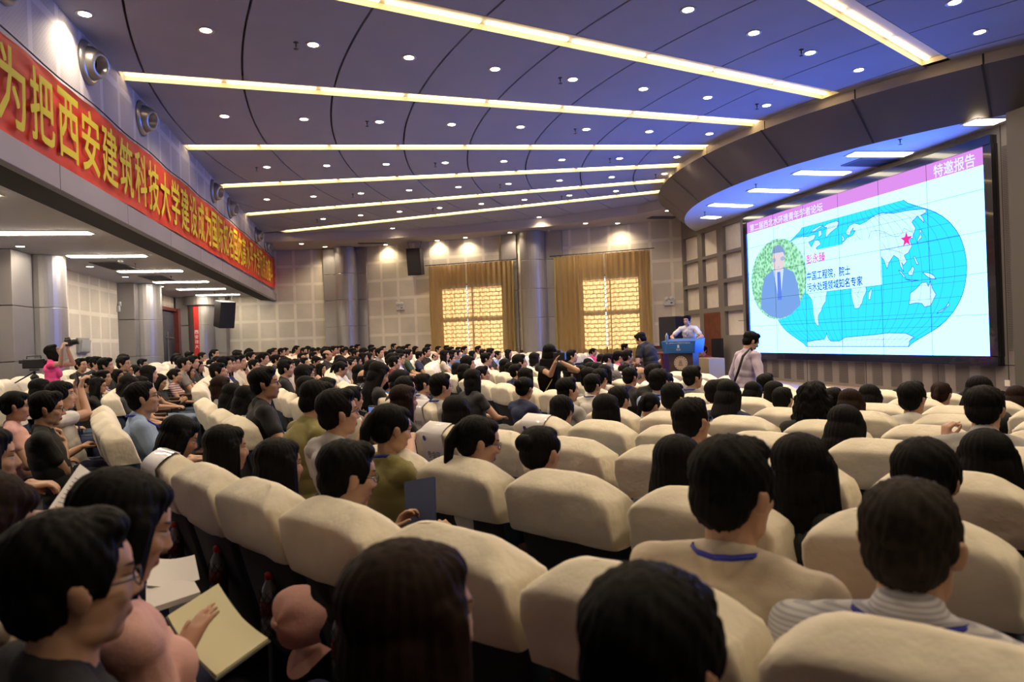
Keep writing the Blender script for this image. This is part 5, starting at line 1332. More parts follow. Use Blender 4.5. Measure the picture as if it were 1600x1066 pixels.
# --- woman photographing from the aisle, seen from behind
P = PX(858, 538, 8.6); fl = floor_z(P.x, P.y); sc = (P.z-fl)/1.665
fw = atan2(.93, .36)
og, gg, Lg = stander(P, fw, dict(male=False, hrot=dn(2, -12), curl=1.0, handR=((-.2, .5, .8), (-1, .2, 0)), handL=((.3, .6, .7), (1, 0, 0))), 'woman standing in the aisle, seen from behind, long dark hair, photographing', sc=sc,
    tgt=dict(R=PX(877, 566, 8.45), L=PX(868, 566, 8.25)), hints=dict(R=(1, .1, -.75), L=(-.3, .6, -1)), hair=('long', 0), hcol='black', shirt='black', pants='plaidskirt')
# longer hair down the back and a skirt
B = Blob()
for k in range(-4, 5): B.cap((k*.022, -.085, -.10), (k*.032, -.115, -.36), .030, .024); B.cap((k*.032, -.115, -.36), (k*.026, -.10, -.56), .024, .010)
me, _ = B.remesh('hair_length', HAIR['brown'], .010, 2); h = link('hair_length', me, og); h.matrix_local = gg['H']; set_mat(h, HAIR['black'])
mb = MB(); prof = [(.15, .98), (.175, .90), (.20, .80), (.225, .62), (.23, .60)]
mb.lathe(prof, 40); 
for i, v in enumerate(mb.v): a = atan2(v[1], v[0]); k_ = 1+.05*sin(a*12)*(1-(v[2]-.6)/.4); mb.v[i] = (v[0]*k_, v[1]*.8*k_, v[2])
link('skirt', mb.mesh('skirt', CL['plaidskirt'], True), og)
mb = MB(); mb.tube([(.13, .06, 1.36), (.08, -.12, 1.25), (-.06, -.135, 1.02), (-.17, -.05, .84)], .007, 6); link('bag_strap', mb.mesh('bag_strap', mat('gold_strap', (.45, .36, .08), .4), True), og)
# --- man in black bending towards the people in pink
P = PX(997, 521, 13.0); fl = floor_z(P.x, P.y); sc = (P.z-fl)/1.53
stander(P, radians(128), dict(chest=(0, .05, 1.21), neck=(0, .12, 1.375), head=(0, .21, 1.46), hrot=dn(28, 6), shw=.19, fat=1.1), 'man in black T-shirt standing with bowed head before the seated row in pink', sc=sc, tgt=dict(L=(-.16, .30, .93), R=(.2, .16, .85)), hair=('short', 1), shirt='black', pants='black')
# --- speaker behind the lectern
P = PX(1073, 493, 16.3); sc = .98
fs = radians(226)
stander(P, fs, dict(pelvis=(.02, -.18, .90), chest=(0, .0, 1.15), neck=(0, .07, 1.325), head=(0, .12, 1.455), hrot=dn(6, -6), ankR=(.14, -.62, .20), kneeR=(.12, -.26, .50), ankL=(-.08, -.02, .09), kneeL=(-.08, -.06, .5), sleeve=.6), 'speaker in white shirt with blue lanyard leaning on the lectern on the stage', sc=sc,
    tgt=dict(R=(.26, .30, .99), L=(-.24, .36, .99)), hints=dict(R=(1, -.4, -.3), L=(-1, -.3, -.5)), hair=('short', 2), shirt='white', lany=True, pants='jeans')
# --- man walking past the screen with a bag strap
P = PX(1178, 519, 8.7); fl = floor_z(P.x, P.y); sc = (P.z-fl)/1.60
ow, gw, Lw = stander(P, radians(2), dict(chest=(0, .03, 1.21), neck=(0, .06, 1.39), head=(0, .12, 1.50), hrot=dn(24, -6), longsleeve=True, shw=.175, ankL=(-.10, .22, .09), kneeL=(-.1, .18, .52), ankR=(.1, -.22, .12), kneeR=(.1, .0, .5)), 'man with glasses and shoulder bag strap walking past the screen, head bowed', sc=sc,
    tgt=dict(R=(.24, .10, .84), L=(-.23, .12, .86)), hair=('short', 0), shirt='lilac', glasses=True, pants='black')
mb = MB()
pts = [(-.10, .12, 1.30), (-.09, .0, 1.42), (-.06, -.12, 1.28), (.04, -.14, 1.08), (.16, -.05, .88)]
mb.tube([(x_, y_, z_) for x_, y_, z_ in [(.13, .10, 1.28), (.125, .03, 1.43), (.13, -.085, 1.33), (.10, -.135, 1.15), (.0, -.15, .98), (-.10, -.12, .88)]], .016, 8); link('bag_strap', mb.mesh('bag_strap', M_black, True), ow)
# --- woman in pink photographing on the far left
P = PX(76, 540, 9.3); fl = floor_z(P.x, P.y); sc = (P.z-fl)/1.665
op, gp, Lp = stander(P, radians(20), dict(male=False, hrot=dn(-26, 0), curl=1.1, handL=((.0, .3, 1), (.5, .8, 0)), handR=((0, .3, 1), (-.5, .8, 0))), 'woman in pink T-shirt standing on the far left, raising a camera', sc=sc,
    tgt=dict(R=PX(97, 545, 9.0), L=PX(106, 546, 9.5)), hints=dict(R=(.6, .5, -1), L=(-.4, .6, -1)), hair=('bob', 0), shirt='pink', pants='dark')
# --- person in white seated at the table behind the lectern
P = PX(1043, 531, 17.6); g = MVAR[2]; o = assemble(g, 'person', ('short', 0), 'black', 'white', 0); place(o, g, P, radians(185), 1.0); tag(o, 'person in white T-shirt seated at the table behind the lectern', 'person', 'people standing'); del o['group']
P = PX(1099, 541, 18.3); g = MVAR[0]; o = assemble(g, 'person', ('short', 1), 'black', 'maroon', 0); place(o, g, P, radians(200), 1.0); tag(o, 'person in dark red top seated beside the stage door, half hidden', 'person')
# ================================================================ the rest of the audience in the middle and far blocks
spots = [p['P'] for p in PEOPLE]+[Vector(o.location) for o in scene.objects if o.name.startswith('person') and o.parent is None]
spots = [Vector((q.x, q.y)) for q in spots]
rf = random.Random(5)
for D, (k, blk, i, r, a) in vis:
    if blk == 'near' or k > 4 or D < 6.5: continue
    x, y = polar(r-.285, a); z = floor_z(x, y)
    X_, Y_, D_ = px_of((x, y, z+1.2))
    if X_ > 760 or X_ < 135 or x < XLL+.8: continue
    if min((Vector((x, y))-q).length for q in spots) < .47: continue
    if rf.random() > (.72 if blk == 'far' or k <= 0 else .42): continue
    male = rf.random() < .55; vi = rf.choice([0, 0, 1, 2, 4]) if male else rf.choice([0, 1, 2]); g = (MVAR if male else FVAR)[vi]
    hs = rf.choice(['short', 'short', 'fringe', 'crop']) if male else rf.choice(['long', 'bob', 'ponytail', 'bun'])
    shirt = rf.choice(['white', 'white', 'cream', 'black', 'navy', 'grey', 'lightgrey', 'dark', 'lightblue', 'maroon', 'palepink'])
    gl = 'g' if rf.random() < .3 else '-'
    o = assemble(g, 'person', (hs, rf.randrange(HSEED[hs])), 'black', shirt, rf.choice([0, 1, 2]), gl == 'g', rf.random() < .2)
    P = Vector((x, y, z+rf.uniform(1.14, 1.24))); place(o, g, P, atan2(CY-y, CX-x)+radians(rf.uniform(-8, 8)))
    PEOPLE.append(dict(o=o, P=P, k=k, D=D_, male=male, hs=hs, hc='black', shirt=shirt, fl=gl, x=X_, h=1.2, hero=None)); spots.append(Vector((x, y)))
# ================================================================ things people hold and things around the hall
M_paper = mat('paper', (.62, .60, .60), .8); M_cream = mat('notebook_paper', (.50, .47, .30), .8); M_ink = mat('print_ink', (.10, .10, .11), .8)
M_folder = mat('folder_blue', (.008, .016, .07), .5); M_blackpl = mat('black_plastic', (.012, .012, .013), .35)
def quad_sheet(name, c4, th, m, label=None, cat=None, parent=None, bend=0):
    """thin sheet through four world points (given in order), with thickness"""
    A, B_, C_, D_ = [Vector(q) for q in c4]; n = (B_-A).cross(D_-A).normalized(); mb = MB(); N_ = 8
    for side in (0, 1):
        for j in range(N_+1):
            for i in range(N_+1):
                u, v = i/N_, j/N_; p = A*(1-u)*(1-v)+B_*u*(1-v)+C_*u*v+D_*(1-u)*v
                mb.v.append(tuple(p+n*(bend*sin(pi*u)+(th if side else 0))))
    K = (N_+1)**2
    for j in range(N_):
        for i in range(N_):
            a = j*(N_+1)+i; mb.f.append((a, a+N_+1, a+N_+2, a+1)); mb.f.append((K+a, K+a+1, K+a+N_+2, K+a+N_+1)); mb.mi += [0, 0]
    for i in range(N_):
        for (a, b2) in ((i, i+1), (N_*(N_+1)+i+1, N_*(N_+1)+i), ((i+1)*(N_+1), i*(N_+1)), (i*(N_+1)+N_, (i+1)*(N_+1)+N_)): mb.f.append((a, b2, K+b2, K+a)); mb.mi.append(0)
    o = mb.obj(name, m, parent, True)
    o.data.set_sharp_from_angle(angle=radians(40))
    if label: tag(o, label, cat)
    return o
def lines_on(parent, c4, rows, m=M_ink, u0=.12, u1=.88, v0=.2, v1=.9, hgt=.012, off=.0012, name='print_lines', seed=1, flip=1):
    A, B_, C_, D_ = [Vector(q) for q in c4]; n = (B_-A).cross(D_-A).normalized()*flip; mb = MB(); rd = random.Random(seed)
    for k in range(rows):
        v = v0+(v1-v0)*k/rows; ue = u1 if rd.random() > .25 else u0+(u1-u0)*rd.uniform(.4, .9)
        P = [A*(1-u)*(1-w)+B_*u*(1-w)+C_*u*w+D_*(1-u)*w+n*off for u, w in ((u0, v), (ue, v), (ue, v+hgt), (u0, v+hgt))]
        mb.add(P, [(0, 1, 2, 3)])
    return mb.obj(name, m, parent)
# printed sheet held up at the left edge
c = [PX(125, 725, 2.35), PX(165, 751, 2.28), PX(139, 806, 1.98), PX(66, 812, 1.98)]
c = [c[0], c[1], PX(128, 822, 2.0), PX(64, 812, 2.02)]
sh = quad_sheet('printed_sheet', c, .0006, M_paper, 'printed white sheet held up by the woman at the left edge', 'paper', None, .004)
A4 = c
for fl in (1, -1): lines_on(sh, c, 9, hgt=.014, v0=.25, v1=.92, off=.008*1 if fl > 0 else .002, flip=fl, name='print_lines')
for fl in (1,): lines_on(sh, c, 1, m=mat('print_grey', (.25, .24, .25), .8), u0=.25, u1=.95, v0=.09, v1=.16, hgt=.08, off=.008, name='print_header', seed=3); lines_on(sh, c, 1, u0=.14, u1=.2, v0=.05, v1=.08, hgt=.03, off=.008, name='print_emblem', seed=3)
# open notebook in the hands of the woman in pink
z0 = H0-.735
sp0, sp1 = PZ(378, 965, z0), PZ(288, 1004, z0)
L0, L1 = PZ(341, 912, z0+.03), PZ(262, 962, z0+.03); R0, R1 = PZ(419, 997, z0+.012), PZ(338, 1055, z0+.012)
nb = empty('open_notebook', tuple(sp1), 0, 'open cream-paged notebook in the hands of the woman in pink T-shirt', 'notebook')
def rel(P, e): return Vector(P)-Vector(e.location)
quad_sheet('left_page_block', [rel(q, nb) for q in (L0, sp0, sp1, L1)], .008, M_cream, parent=nb, bend=.004)
quad_sheet('right_page_block', [rel(q, nb) for q in (sp0, R0, R1, sp1)], .010, M_cream, parent=nb, bend=.004)
dz = Vector((0, 0, -.006))
def grow(q, c_): return Vector(c_)+(Vector(q)-Vector(c_))*1.05
cc = (L0+L1+R0+R1)/4
quad_sheet('cover', [rel(grow(q, cc)+dz, nb) for q in (L0, sp0, sp1, L1)], .003, M_black, parent=nb); quad_sheet('cover', [rel(grow(q, cc)+dz, nb) for q in (sp0, R0, R1, sp1)], .003, M_black, parent=nb)
# booklets on the writing tray in front of her
z1 = H0-.72
bk = quad_sheet('booklet', [PZ(228, 912, z1), PZ(302, 905, z1), PZ(313, 925, z1), PZ(228, 953, z1)], .016, M_paper, 'thick white booklet lying closed beneath the lifted pages, left of the notebook', 'booklet')
cb_ = [PZ(226, 878, z1+.05), PX(303, 868, 2.35), PX(313, 880, 2.25), PZ(228, 917, z1+.03)]
cb_ = [PX(232, 868, 2.42), PX(303, 867, 2.46), PX(312, 882, 2.38), PX(300, 908, 2.28)]
bk2 = quad_sheet('loose_pages', [PX(228, 870, 2.36), PX(304, 867, 2.42), PX(312, 905, 2.22), PX(230, 915, 2.16)], .002, M_paper, 'lifted white printed pages of a booklet, in front of the woman in pink T-shirt', 'paper', None, .012)
# folder
ff = [PX(631, 753, 2.80), PX(678, 745, 2.72), PX(679, 848, 2.55), PX(637, 860, 2.62)]
fo = quad_sheet('blue_folder', ff, .012, M_folder, 'dark blue folder held upright by the man in black with glasses', 'folder')
# phones and cameras
def phone(P, fw, up, label, lit=True, w=.075, h=.15):
    fw = Vector(fw).normalized(); up = Vector(up); up = (up-fw*up.dot(fw)).normalized(); sx_ = fw.cross(up)
    R = Matrix((sx_, fw, up)).transposed(); mb = MB(); mb.rbox((0, 0, 0), (w, .009, h), .004, R); o = mb.obj('phone', M_blackpl, None, False, P); tag(o, label, 'phone')
    mb = MB(); mb.box(R @ Vector((0, -.0052, 0)), (w*.9, .001, h*.9), R); mb.obj('phone_screen', emis('phone_screen', (.10, .16, .42), 1.2) if lit else M_blackpl, o); return o
phone(PX(585, 653, 3.88), (.75, .62, .1), (.3, -.4, 0), 'phone with lit blue screen held sideways by the man with black wristband', True, .135, .075)
phone(PX(121, 596, 6.05), (.75, .62, .2), (0, 0, 1), 'phone raised by the person in white T-shirt on the left', False)
def camera_(P, fw, label, sc_=1.0, lens=.09):
    fw = Vector(fw).normalized(); sx_ = fw.cross(Vector((0, 0, 1))).normalized(); up = sx_.cross(fw); R = Matrix((sx_, fw, up)).transposed()
    o = empty('camera', tuple(P), 0, label, 'camera'); o.rotation_euler = R.to_euler(); o.scale = (sc_,)*3
    mb = MB(); mb.rbox((0, 0, 0), (.14, .06, .095), .012); mb.rbox((0, 0, .058), (.055, .06, .035), .012); mb.rbox((.055, .01, .0), (.035, .075, .095), .012); mb.obj('body', M_blackpl, o)
    mb = MB(); RY = Matrix.Rotation(-pi/2, 3, 'X'); mb.lathe([(.036, .02), (.038, .03+lens*.5), (.034, .035+lens*.5), (.040, .03+lens), (.030, .03+lens)], 20, R=RY); mb.obj('lens', M_blackpl, o, True)
    return o
camera_(PX(107, 536, 9.3), (.95, .1, .15), 'black camera raised by the woman in pink T-shirt')
camera_(PX(874, 557, 8.28), (.5, .86, .05), 'black camera held to the face by the long-haired woman in the aisle')
# video camera on a tripod with blue legs
T = PX(56, 640, 9.5); T.z = floor_z(T.x, T.y)
t = empty('tripod', tuple(T), 0, 'tripod with blue legs beside the woman in pink T-shirt', 'tripod')
for k in range(3):
    a = 2.3+k*2*pi/3; mb = MB(); mb.tube([(0, 0, 1.12), (.18*cos(a), .18*sin(a), .6), (.38*cos(a), .38*sin(a), .02)], [.022, .018, .012], 8); mb.obj('leg', mat('tripod_blue', (.01, .06, .42), .4), t)
mb = MB(); mb.tube([(0, 0, .8), (0, 0, 1.25)], .02, 8); mb.lathe([(.05, 1.12), (.06, 1.16), (.03, 1.2)], 12); mb.rbox((0, 0, 1.27), (.09, .12, .03), .008); mb.tube([(0, 0, 1.24), (-.2, -.16, 1.08)], .01, 6); mb.obj('head', M_blackpl, t)
t.scale = (.9, .9, .87)
vcam = empty('video_camera', (T.x, T.y, T.z+1.285*.87), radians(-75), 'black video camera mounted on the tripod at the left', 'camera')
mb = MB(); mb.rbox((0, 0, .07), (.11, .26, .13), .015); mb.rbox((0, -.14, .10), (.06, .06, .05), .01); mb.tube([(0, -.08, .135), (0, -.08, .175), (0, .08, .175), (0, .08, .135)], .01, 6); mb.obj('body', M_blackpl, vcam)
mb = MB(); mb.lathe([(.042, .12), (.045, .20), (.052, .20), (.052, .26), (.04, .26)], 18, c=(0, 0, .07), R=Matrix.Rotation(-pi/2, 3, 'X')); mb.obj('lens', M_blackpl, vcam, True)
# pink cap hanging from a bottle pocket on the back of a near seat
def on_seat_back(key, lx=0, lz=.62):
    e = SEAT_OBJ.get(key)
    if e is None: return None
    R = Matrix.Rotation(e.rotation_euler.z, 3, 'Z'); return e.location + R @ Vector((lx, recline(lz)-.075, lz)), e.rotation_euler.z
M_bot = mat('bottle_plastic', (.16, .17, .18), .12, trans=.0, spec=.8, coat=.6); M_capr = mat('bottle_cap_red', (.55, .012, .012), .35); M_blab = mat('bottle_label', (.16, .015, .015), .5)
def bottle(key, lx, label, lz=.45):
    q = on_seat_back(key, lx, lz)
    if q is None: return
    P, az = q; P = Vector(P)+Matrix.Rotation(az, 3, 'Z') @ Vector((0, -.045, 0))
    e = empty('water_bottle', tuple(P), az, label, 'bottle', 'red-capped bottles in the seat nets')
    mb = MB(); mb.lathe([(.030, 0), (.033, .01), (.033, .06), (.030, .065), (.033, .07), (.033, .14), (.025, .17), (.014, .19), (.013, .20)], 16); mb.obj('bottle_body', M_bot, e, True)
    mb = MB(); mb.lathe([(.0335, .075), (.0335, .125)], 16); mb.obj('paper_label', M_blab, e, True)
    mb = MB(); mb.lathe([(.0155, .196), (.016, .215), (.013, .219)], 14); mb.obj('cap', M_capr, e, True)
    mb = MB()
    for k in range(9):
        a = 2*pi*k/9
        for s in (-1, 1): mb.tube([(.036*cos(a+s*t_*3), .036*sin(a+s*t_*3), t_*.16) for t_ in np.linspace(0, 1, 6)], .0012, 4, False)
    mb.obj('net_pocket', M_black, e)
for (key, lx, lab) in [(('middle', 0), 0, 0)][:0]: pass
for n_, (k, i, lx) in enumerate([(0, 0, .0), (0, 1, .05), (0, 2, .02), (0, 3, -.02), (1, 1, .02), (1, 2, -.03), (1, 5, -.1), (2, 3, .06), (2, 6, .0), (3, 7, .02), (1, 4, .1)]):
    bottle((k, 'near', i), lx, 'red-capped bottle in the net behind the %s seat from the aisle, %s row' % (ORD[i+1], ORD[k+5]))
q = on_seat_back((0, 'near', 3), .12, .60)
if q:
    P, az = q
    e = empty('baseball_cap', tuple(PX(468, 965, 1.86)), az, 'pale pink baseball cap hanging behind a white seat in the foreground', 'cap')
    M_capp = mat('cap_pink', (.34, .18, .16), .85, bump=.2, bscale=60); mb = MB()
    V = []; Fc = []; n1, n2_ = 12, 30
    for j in range(n1+1):
        th = pi/2*j/n1
        for i in range(n2_):
            a = 2*pi*i/n2_; w_ = 1+.05*sin(3*a+1)*sin(th)+.03*sin(6*a)*sin(th)
            V.append((.088*sin(th)*cos(a)*w_, -.085*cos(th)**.8+.01*sin(5*a)*sin(th)+.02, .080*sin(th)*sin(a)*w_))
    for j in range(n1):
        for i in range(n2_): Fc.append((j*n2_+i, (j+1)*n2_+i, (j+1)*n2_+(i+1) % n2_, j*n2_+(i+1) % n2_))
    mb.add(V, Fc); mb.lathe([(.008, 0), (.009, .004), (.004, .007)], 10, c=(0, -.066, 0), R=Matrix.Rotation(pi/2, 3, 'X')); mb.obj('crown', M_capp, e, True)
    mb = MB(); V = []
    for j in range(6):
        for i in range(11): u = i/10-.5; V.append((.02+u*.15*(1-.10*j*abs(u)), .012-.018*j*.5-.03*cos(u*3)*(j/5)+.02, -.070-.014*j+.05*u*u*j*.5))
    V = V+[(x_, y_+.004, z_+.001) for x_, y_, z_ in V]
    Fc = [(j*11+i, j*11+i+1, (j+1)*11+i+1, (j+1)*11+i) for j in range(5) for i in range(10)]; Fc += [tuple(66+q_ for q_ in f[::-1]) for f in Fc]
    mb.add(V, Fc); mb.obj('visor', M_capp, e, True)
# paper signs wrapped over the aisle seats
M_sign = mat('sign_paper', (.66, .64, .66), .35, coat=.4); M_emb = mat('sign_emblem_blue', (.02, .04, .28), .5); M_txt = mat('sign_text', (.03, .03, .03), .7)
def seat_sign(key, label):
    e0 = SEAT_OBJ.get(key)
    if e0 is None: return
    e = empty('paper_seat_sign', tuple(e0.location), e0.rotation_euler.z, label, 'sign', 'paper signs on the aisle seats')
    mb = MB(); pr = [(-.096, .72), (-.097, .80), (-.096, .88), (-.091, .937), (-.066, .962), (-.03, .985), (.012, 1.004), (.04, .998)]; n = 7; hw = .125
    for y, z in pr:
        for i in range(n): x = -hw+2*hw*i/(n-1); mb.v.append((x-.02, y+recline(z)-.003*cos(x*9), z))
    for j in range(len(pr)-1):
        for i in range(n-1): mb.f.append((j*n+i, j*n+i+1, (j+1)*n+i+1, (j+1)*n+i)); mb.mi.append(0)
    sh = mb.obj('sheet', M_sign, e, True)
    mb = MB(); y_ = lambda z: -.101+recline(z)
    add_text(mb, '参会区', (-.02, y_(.80), .80), (1, 0, 0), (0, -.25, 1), width=.15); mb.obj('lettering', M_txt, e)
    mb = MB(); n = 18; z = .905; mb.add([(-.085+.018*cos(2*pi*k/n), y_(z+.018*sin(2*pi*k/n))-.002, z+.018*sin(2*pi*k/n)) for k in range(n)], [tuple(range(n))]); mb.obj('emblem', M_emb, e)
for key, lab in [((0, 'near', 0), 'plastic-wrapped sign on the aisle seat behind the man in light blue shirt'), ((2, 'near', 0), 'white sign with three characters on the aisle seat left of the high ponytail woman'), ((3, 'near', 0), 'paper sign with blue dot on the aisle seat, fourth row in front of the camera'),
                 ((3, 'middle', 0), 'paper sign on the middle block aisle seat behind two men with lanyards'), ((6, 'middle', 0), 'paper sign with blue dot on a middle block aisle seat, far behind the photographing woman'), ((7, 'middle', 0), 'paper sign on the aisle seat left of the lectern, seventh counted row')]: seat_sign(key, lab)
# ---- stage: lectern
M_lw = mat('lectern_wood', (.045, .022, .016), .4, noise=.3, nscale=8); M_lb = mat('lectern_blue', (.015, .10, .30), .35); M_lbs = mat('lectern_side', (.05, .07, .13), .25, spec=.8, coat=.4)
LP = PX(1070, 600, 15.7); LP.z = ZST
la = radians(222)
le = empty('lectern', tuple(LP), la+pi/2, 'dark wooden lectern with blue printed top and round gold emblem on the stage', 'lectern')
# local: -y is the front (towards the audience)
mb = MB(); mb.rbox((0, 0, .05), (.70, .46, .10), .01); mb.rbox((0, 0, .42), (.56, .36, .70), .012); mb.obj('body', M_lw, le)
mb = MB(); mb.add([(-.36, -.26, .72), (.36, -.26, .72), (.36, .24, .72), (-.36, .24, .72), (-.40, -.30, .98), (.40, -.30, .98), (.40, .26, 1.04), (-.40, .26, 1.04)], [(0, 3, 2, 1), (4, 5, 6, 7), (0, 1, 5, 4), (1, 2, 6, 5), (2, 3, 7, 6), (3, 0, 4, 7)]); mb.obj('top', M_lb, le)
mb = MB(); 
for k in range(5): mb.tube([(-.33, -.272-.02*k*.0-.0, .76+.035*k)]+[(x_, -.268-.038*((.76+.035*k-.72)/.26)*0-.15*(.76+.035*k-.72), .76+.035*k+.02*sin(x_*6)) for x_ in np.linspace(-.33, .33, 14)][1:], .003, 4)
mb.obj('top_wave_print', mat('lectern_cyan', (.10, .35, .55), .4), le)
mb = MB(); add_text(mb, '第二届西北水环境青年学者论坛', (0, -.303, .945), (1, 0, 0), (0, -.15, 1), width=.56); add_text(mb, '西安', (0, -.288, .80), (1, 0, 0), (0, -.15, 1), width=.10); mb.rbox((0, -.292, .872), (.045, .004, .07), .001); mb.obj('top_lettering', M_sign, le)
mb = MB(); RX90 = Matrix.Rotation(pi/2, 3, 'X'); mb.lathe([(.155, .18), (.155, .19), (.11, .19)], 32, c=(0, 0, .50), R=RX90); mb.obj('emblem_ring', mat('emblem_gold', (.50, .40, .24), .4, metal=.3), le)
mb = MB(); mb.lathe([(.105, .185), (.105, .194)], 28, c=(0, 0, .50), R=RX90); mb.obj('emblem_disc', mat('emblem_cream', (.42, .34, .22), .5), le)
mb = MB()
for k in range(16):
    a = 2*pi*k/16; mb.box((.132*cos(a), -.193, .50+.132*sin(a)), (.018, .004, .018), Matrix.Rotation(-a, 3, 'Y'))
for k in range(4): mb.box((0, -.197, .45+k*.032), (.10-.015*k, .004, .014))
mb.obj('emblem_pattern', M_lw, le)
mb = MB(); mb.lathe([(.032, 0), (.034, .01), (.034, .12), (.026, .15), (.013, .17), (.014, .19)], 14); o = mb.obj('water_bottle', M_bot, None, True, LP+Matrix.Rotation(la+pi/2, 3, 'Z') @ Vector((-.30, -.20, .985))); tag(o, 'small clear water bottle standing on the lectern top', 'bottle')
# table with red cloth behind it
TP = PX(1040, 590, 17.0); TP.z = ZST
t = empty('side_table', tuple(TP), radians(40), 'low table with dark red cloth behind the lectern', 'table')
mb = MB(); mb.rbox((0, 0, .70), (1.3, .55, .04), .01); mb.obj('tabletop', M_redwood, t)
mb = MB(); mb.rbox((0, -.28, .45), (1.3, .02, .5), .005); mb.obj('cloth_front', mat('dark_red_cloth', (.10, .012, .015), .8), t)
for sx_ in (-1, 1):
    for sy_ in (-1, 1): mb = MB(); mb.rbox((sx_*.6, sy_*.22, .34), (.05, .05, .68), .006); mb.obj('leg', M_redwood, t)
# black loudspeaker/backdrop panel behind the speaker
P = PX(1052, 518, 18.6)
o = MB(); o.rbox((0, 0, 0), (.62, .5, .78), .02); sp = o.obj('stage_loudspeaker', M_black, None, False, P, (0, 0, radians(35))); tag(sp, 'large black loudspeaker cabinet behind the speaker on the stage', 'loudspeaker')
mb = MB(); mb.rbox((0, 0, 0), (.5, .4, 1.0), .01); o = mb.obj('loudspeaker_plinth', M_redwood, sp, False, (0, 0, -.89))
# chair with dark coat beside the door
P = PX(1112, 575, 18.2); P.z = ZST
ch = empty('chair', tuple(P), radians(100), 'dark chair with black bag beside the stage door', 'chair')
mb = MB(); mb.rbox((0, 0, .45), (.45, .45, .06), .015); mb.obj('seat', M_redwood, ch); mb = MB(); mb.rbox((0, -.2, .75), (.45, .05, .5), .015); mb.obj('backrest', M_blackpl, ch)
for sx_ in (-1, 1):
    for sy_ in (-1, 1): mb = MB(); mb.rbox((sx_*.19, sy_*.19, .21), (.035, .035, .42), .004); mb.obj('leg', M_redwood, ch)
# low cream cabinet by the stage door
P = PX(1112, 600, 17.6); P.z = ZST; mb = MB(); mb.rbox((0, 0, .26), (.9, .4, .52), .01); o = mb.obj('low_cabinet', mat('cream_wood', (.40, .33, .20), .5), None, False, P+Vector((0, 0, 0)), (0, 0, radians(80))); tag(o, 'low cream cabinet against the stage wall beside the red door', 'cabinet')
mb = MB(); mb.rbox((0, -.205, .26), (.8, .01, .42), .004); mb.obj('door', mat('cream_wood2', (.36, .30, .18), .5), o)
# loudspeakers on the walls
def wall_speaker(P, az, tilt, size, label, hang=True):
    e = empty('loudspeaker', tuple(P), az, label, 'loudspeaker'); e.rotation_euler = (tilt, 0, az); w_, d_, h_ = size
    mb = MB(); mb.rbox((0, 0, 0), (w_, d_, h_), .015); mb.obj('cabinet', M_black, e)
    mb = MB(); mb.rbox((0, -d_/2-.004, 0), (w_*.92, .008, h_*.94), .004); mb.lathe([(.02, 0), (.02, .003)], 12, c=(0, -d_/2-.008, -h_*.40), R=Matrix.Rotation(pi/2, 3, 'X')); mb.obj('grille', mat('speaker_grille', (.018, .018, .02), .5), e)
    mb = MB()
    for s in (-1, 1): mb.tube([(s*w_*.4, 0, h_/2), (s*w_*.5, d_*.2, h_/2+.22)], .008, 6)
    if not hang: mb = MB(); mb.tube([(0, d_/2, .1), (.0, d_/2+.25, .12)], .025, 8)
    mb.obj('bracket', M_black, e); return e
wall_speaker(PX(649, 409, 23.2), radians(-20), radians(8), (.46, .42, .88), 'black loudspeaker hanging from the ceiling left of the first curtain')
wall_speaker(PX(351, 491, 22.9), radians(35), radians(12), (.50, .45, .86), 'black loudspeaker mounted at the end of the gallery by the corner column')
# emergency lamps
def em_lamp(P, az, label):
    e = empty('emergency_light', tuple(P), az, label, 'emergency light')
    mb = MB(); mb.rbox((0, -.035, 0), (.30, .07, .16), .015); mb.obj('case', M_plwhite, e)
    for s in (-1, 1):
        mb = MB(); mb.lathe([(.02, -.02), (.055, .0), (.06, .05), (.052, .055)], 16, c=(s*.075, -.04, .125), R=Matrix.Rotation(pi/2, 3, 'X')); mb.obj('lamp_head', M_plwhite, e, True)
    mb = MB(); mb.box((.07, -.072, -.01), (.06, .004, .03)); mb.obj('test_panel', M_black, e)
P = px_ray(185, 483); P = Vector((0, 0, H0))+P*(XLL/P.x)
em_lamp(P, radians(90), 'white twin-head emergency light on the left wall between columns')
def wall_hit(px_, py_, p, d, n_, off):
    r_ = px_ray(px_, py_); q_ = Vector((p.x, p.y))-n_*off; den = r_.x*n_.x+r_.y*n_.y; s_ = (q_.x*n_.x+q_.y*n_.y)/den
    return Vector((0, 0, H0))+r_*s_
em_lamp(wall_hit(626, 481, p2, d2, n2, .0), atan2(d2.y, d2.x), 'white twin-head emergency light on the far wall left of the curtain')
em_lamp(wall_hit(1046, 473, p3, d3, n3, .0), atan2(d3.y, d3.x), 'white twin-head emergency light on the far wall beside the stage')
# exit sign, wall box, socket
e = empty('exit_sign', (XLL+.12, 25.3, H0+1.62), radians(90), 'small green exit sign above the left door', 'sign')
P = PX(263, 463, 23.3); e.location = P; e.rotation_euler = (0, 0, radians(35))
mb = MB(); mb.rbox((0, 0, 0), (.34, .03, .16), .006); mb.obj('case', M_blackpl, e)
mb = MB(); mb.box((0, -.018, 0), (.12, .004, .12)); mb.ell = None
mb = MB(); mb.add([(-.05, -.018, 0), (0, -.018, -.06), (.05, -.018, 0), (.02, -.018, 0), (.02, -.018, .06), (-.02, -.018, .06), (-.02, -.018, 0)], [(0, 1, 2, 3, 4, 5, 6)]); mb.obj('arrow_light', emis('exit_green', (.05, .9, .45), 5), e)
P = px_ray(129, 540); P = Vector((0, 0, H0))+P*((XLL+.02)/P.x)
bx = empty('wall_box', (XLL, P.y, P.z), 0, 'grey metal wall box behind the woman in pink on the left wall', 'wall box')
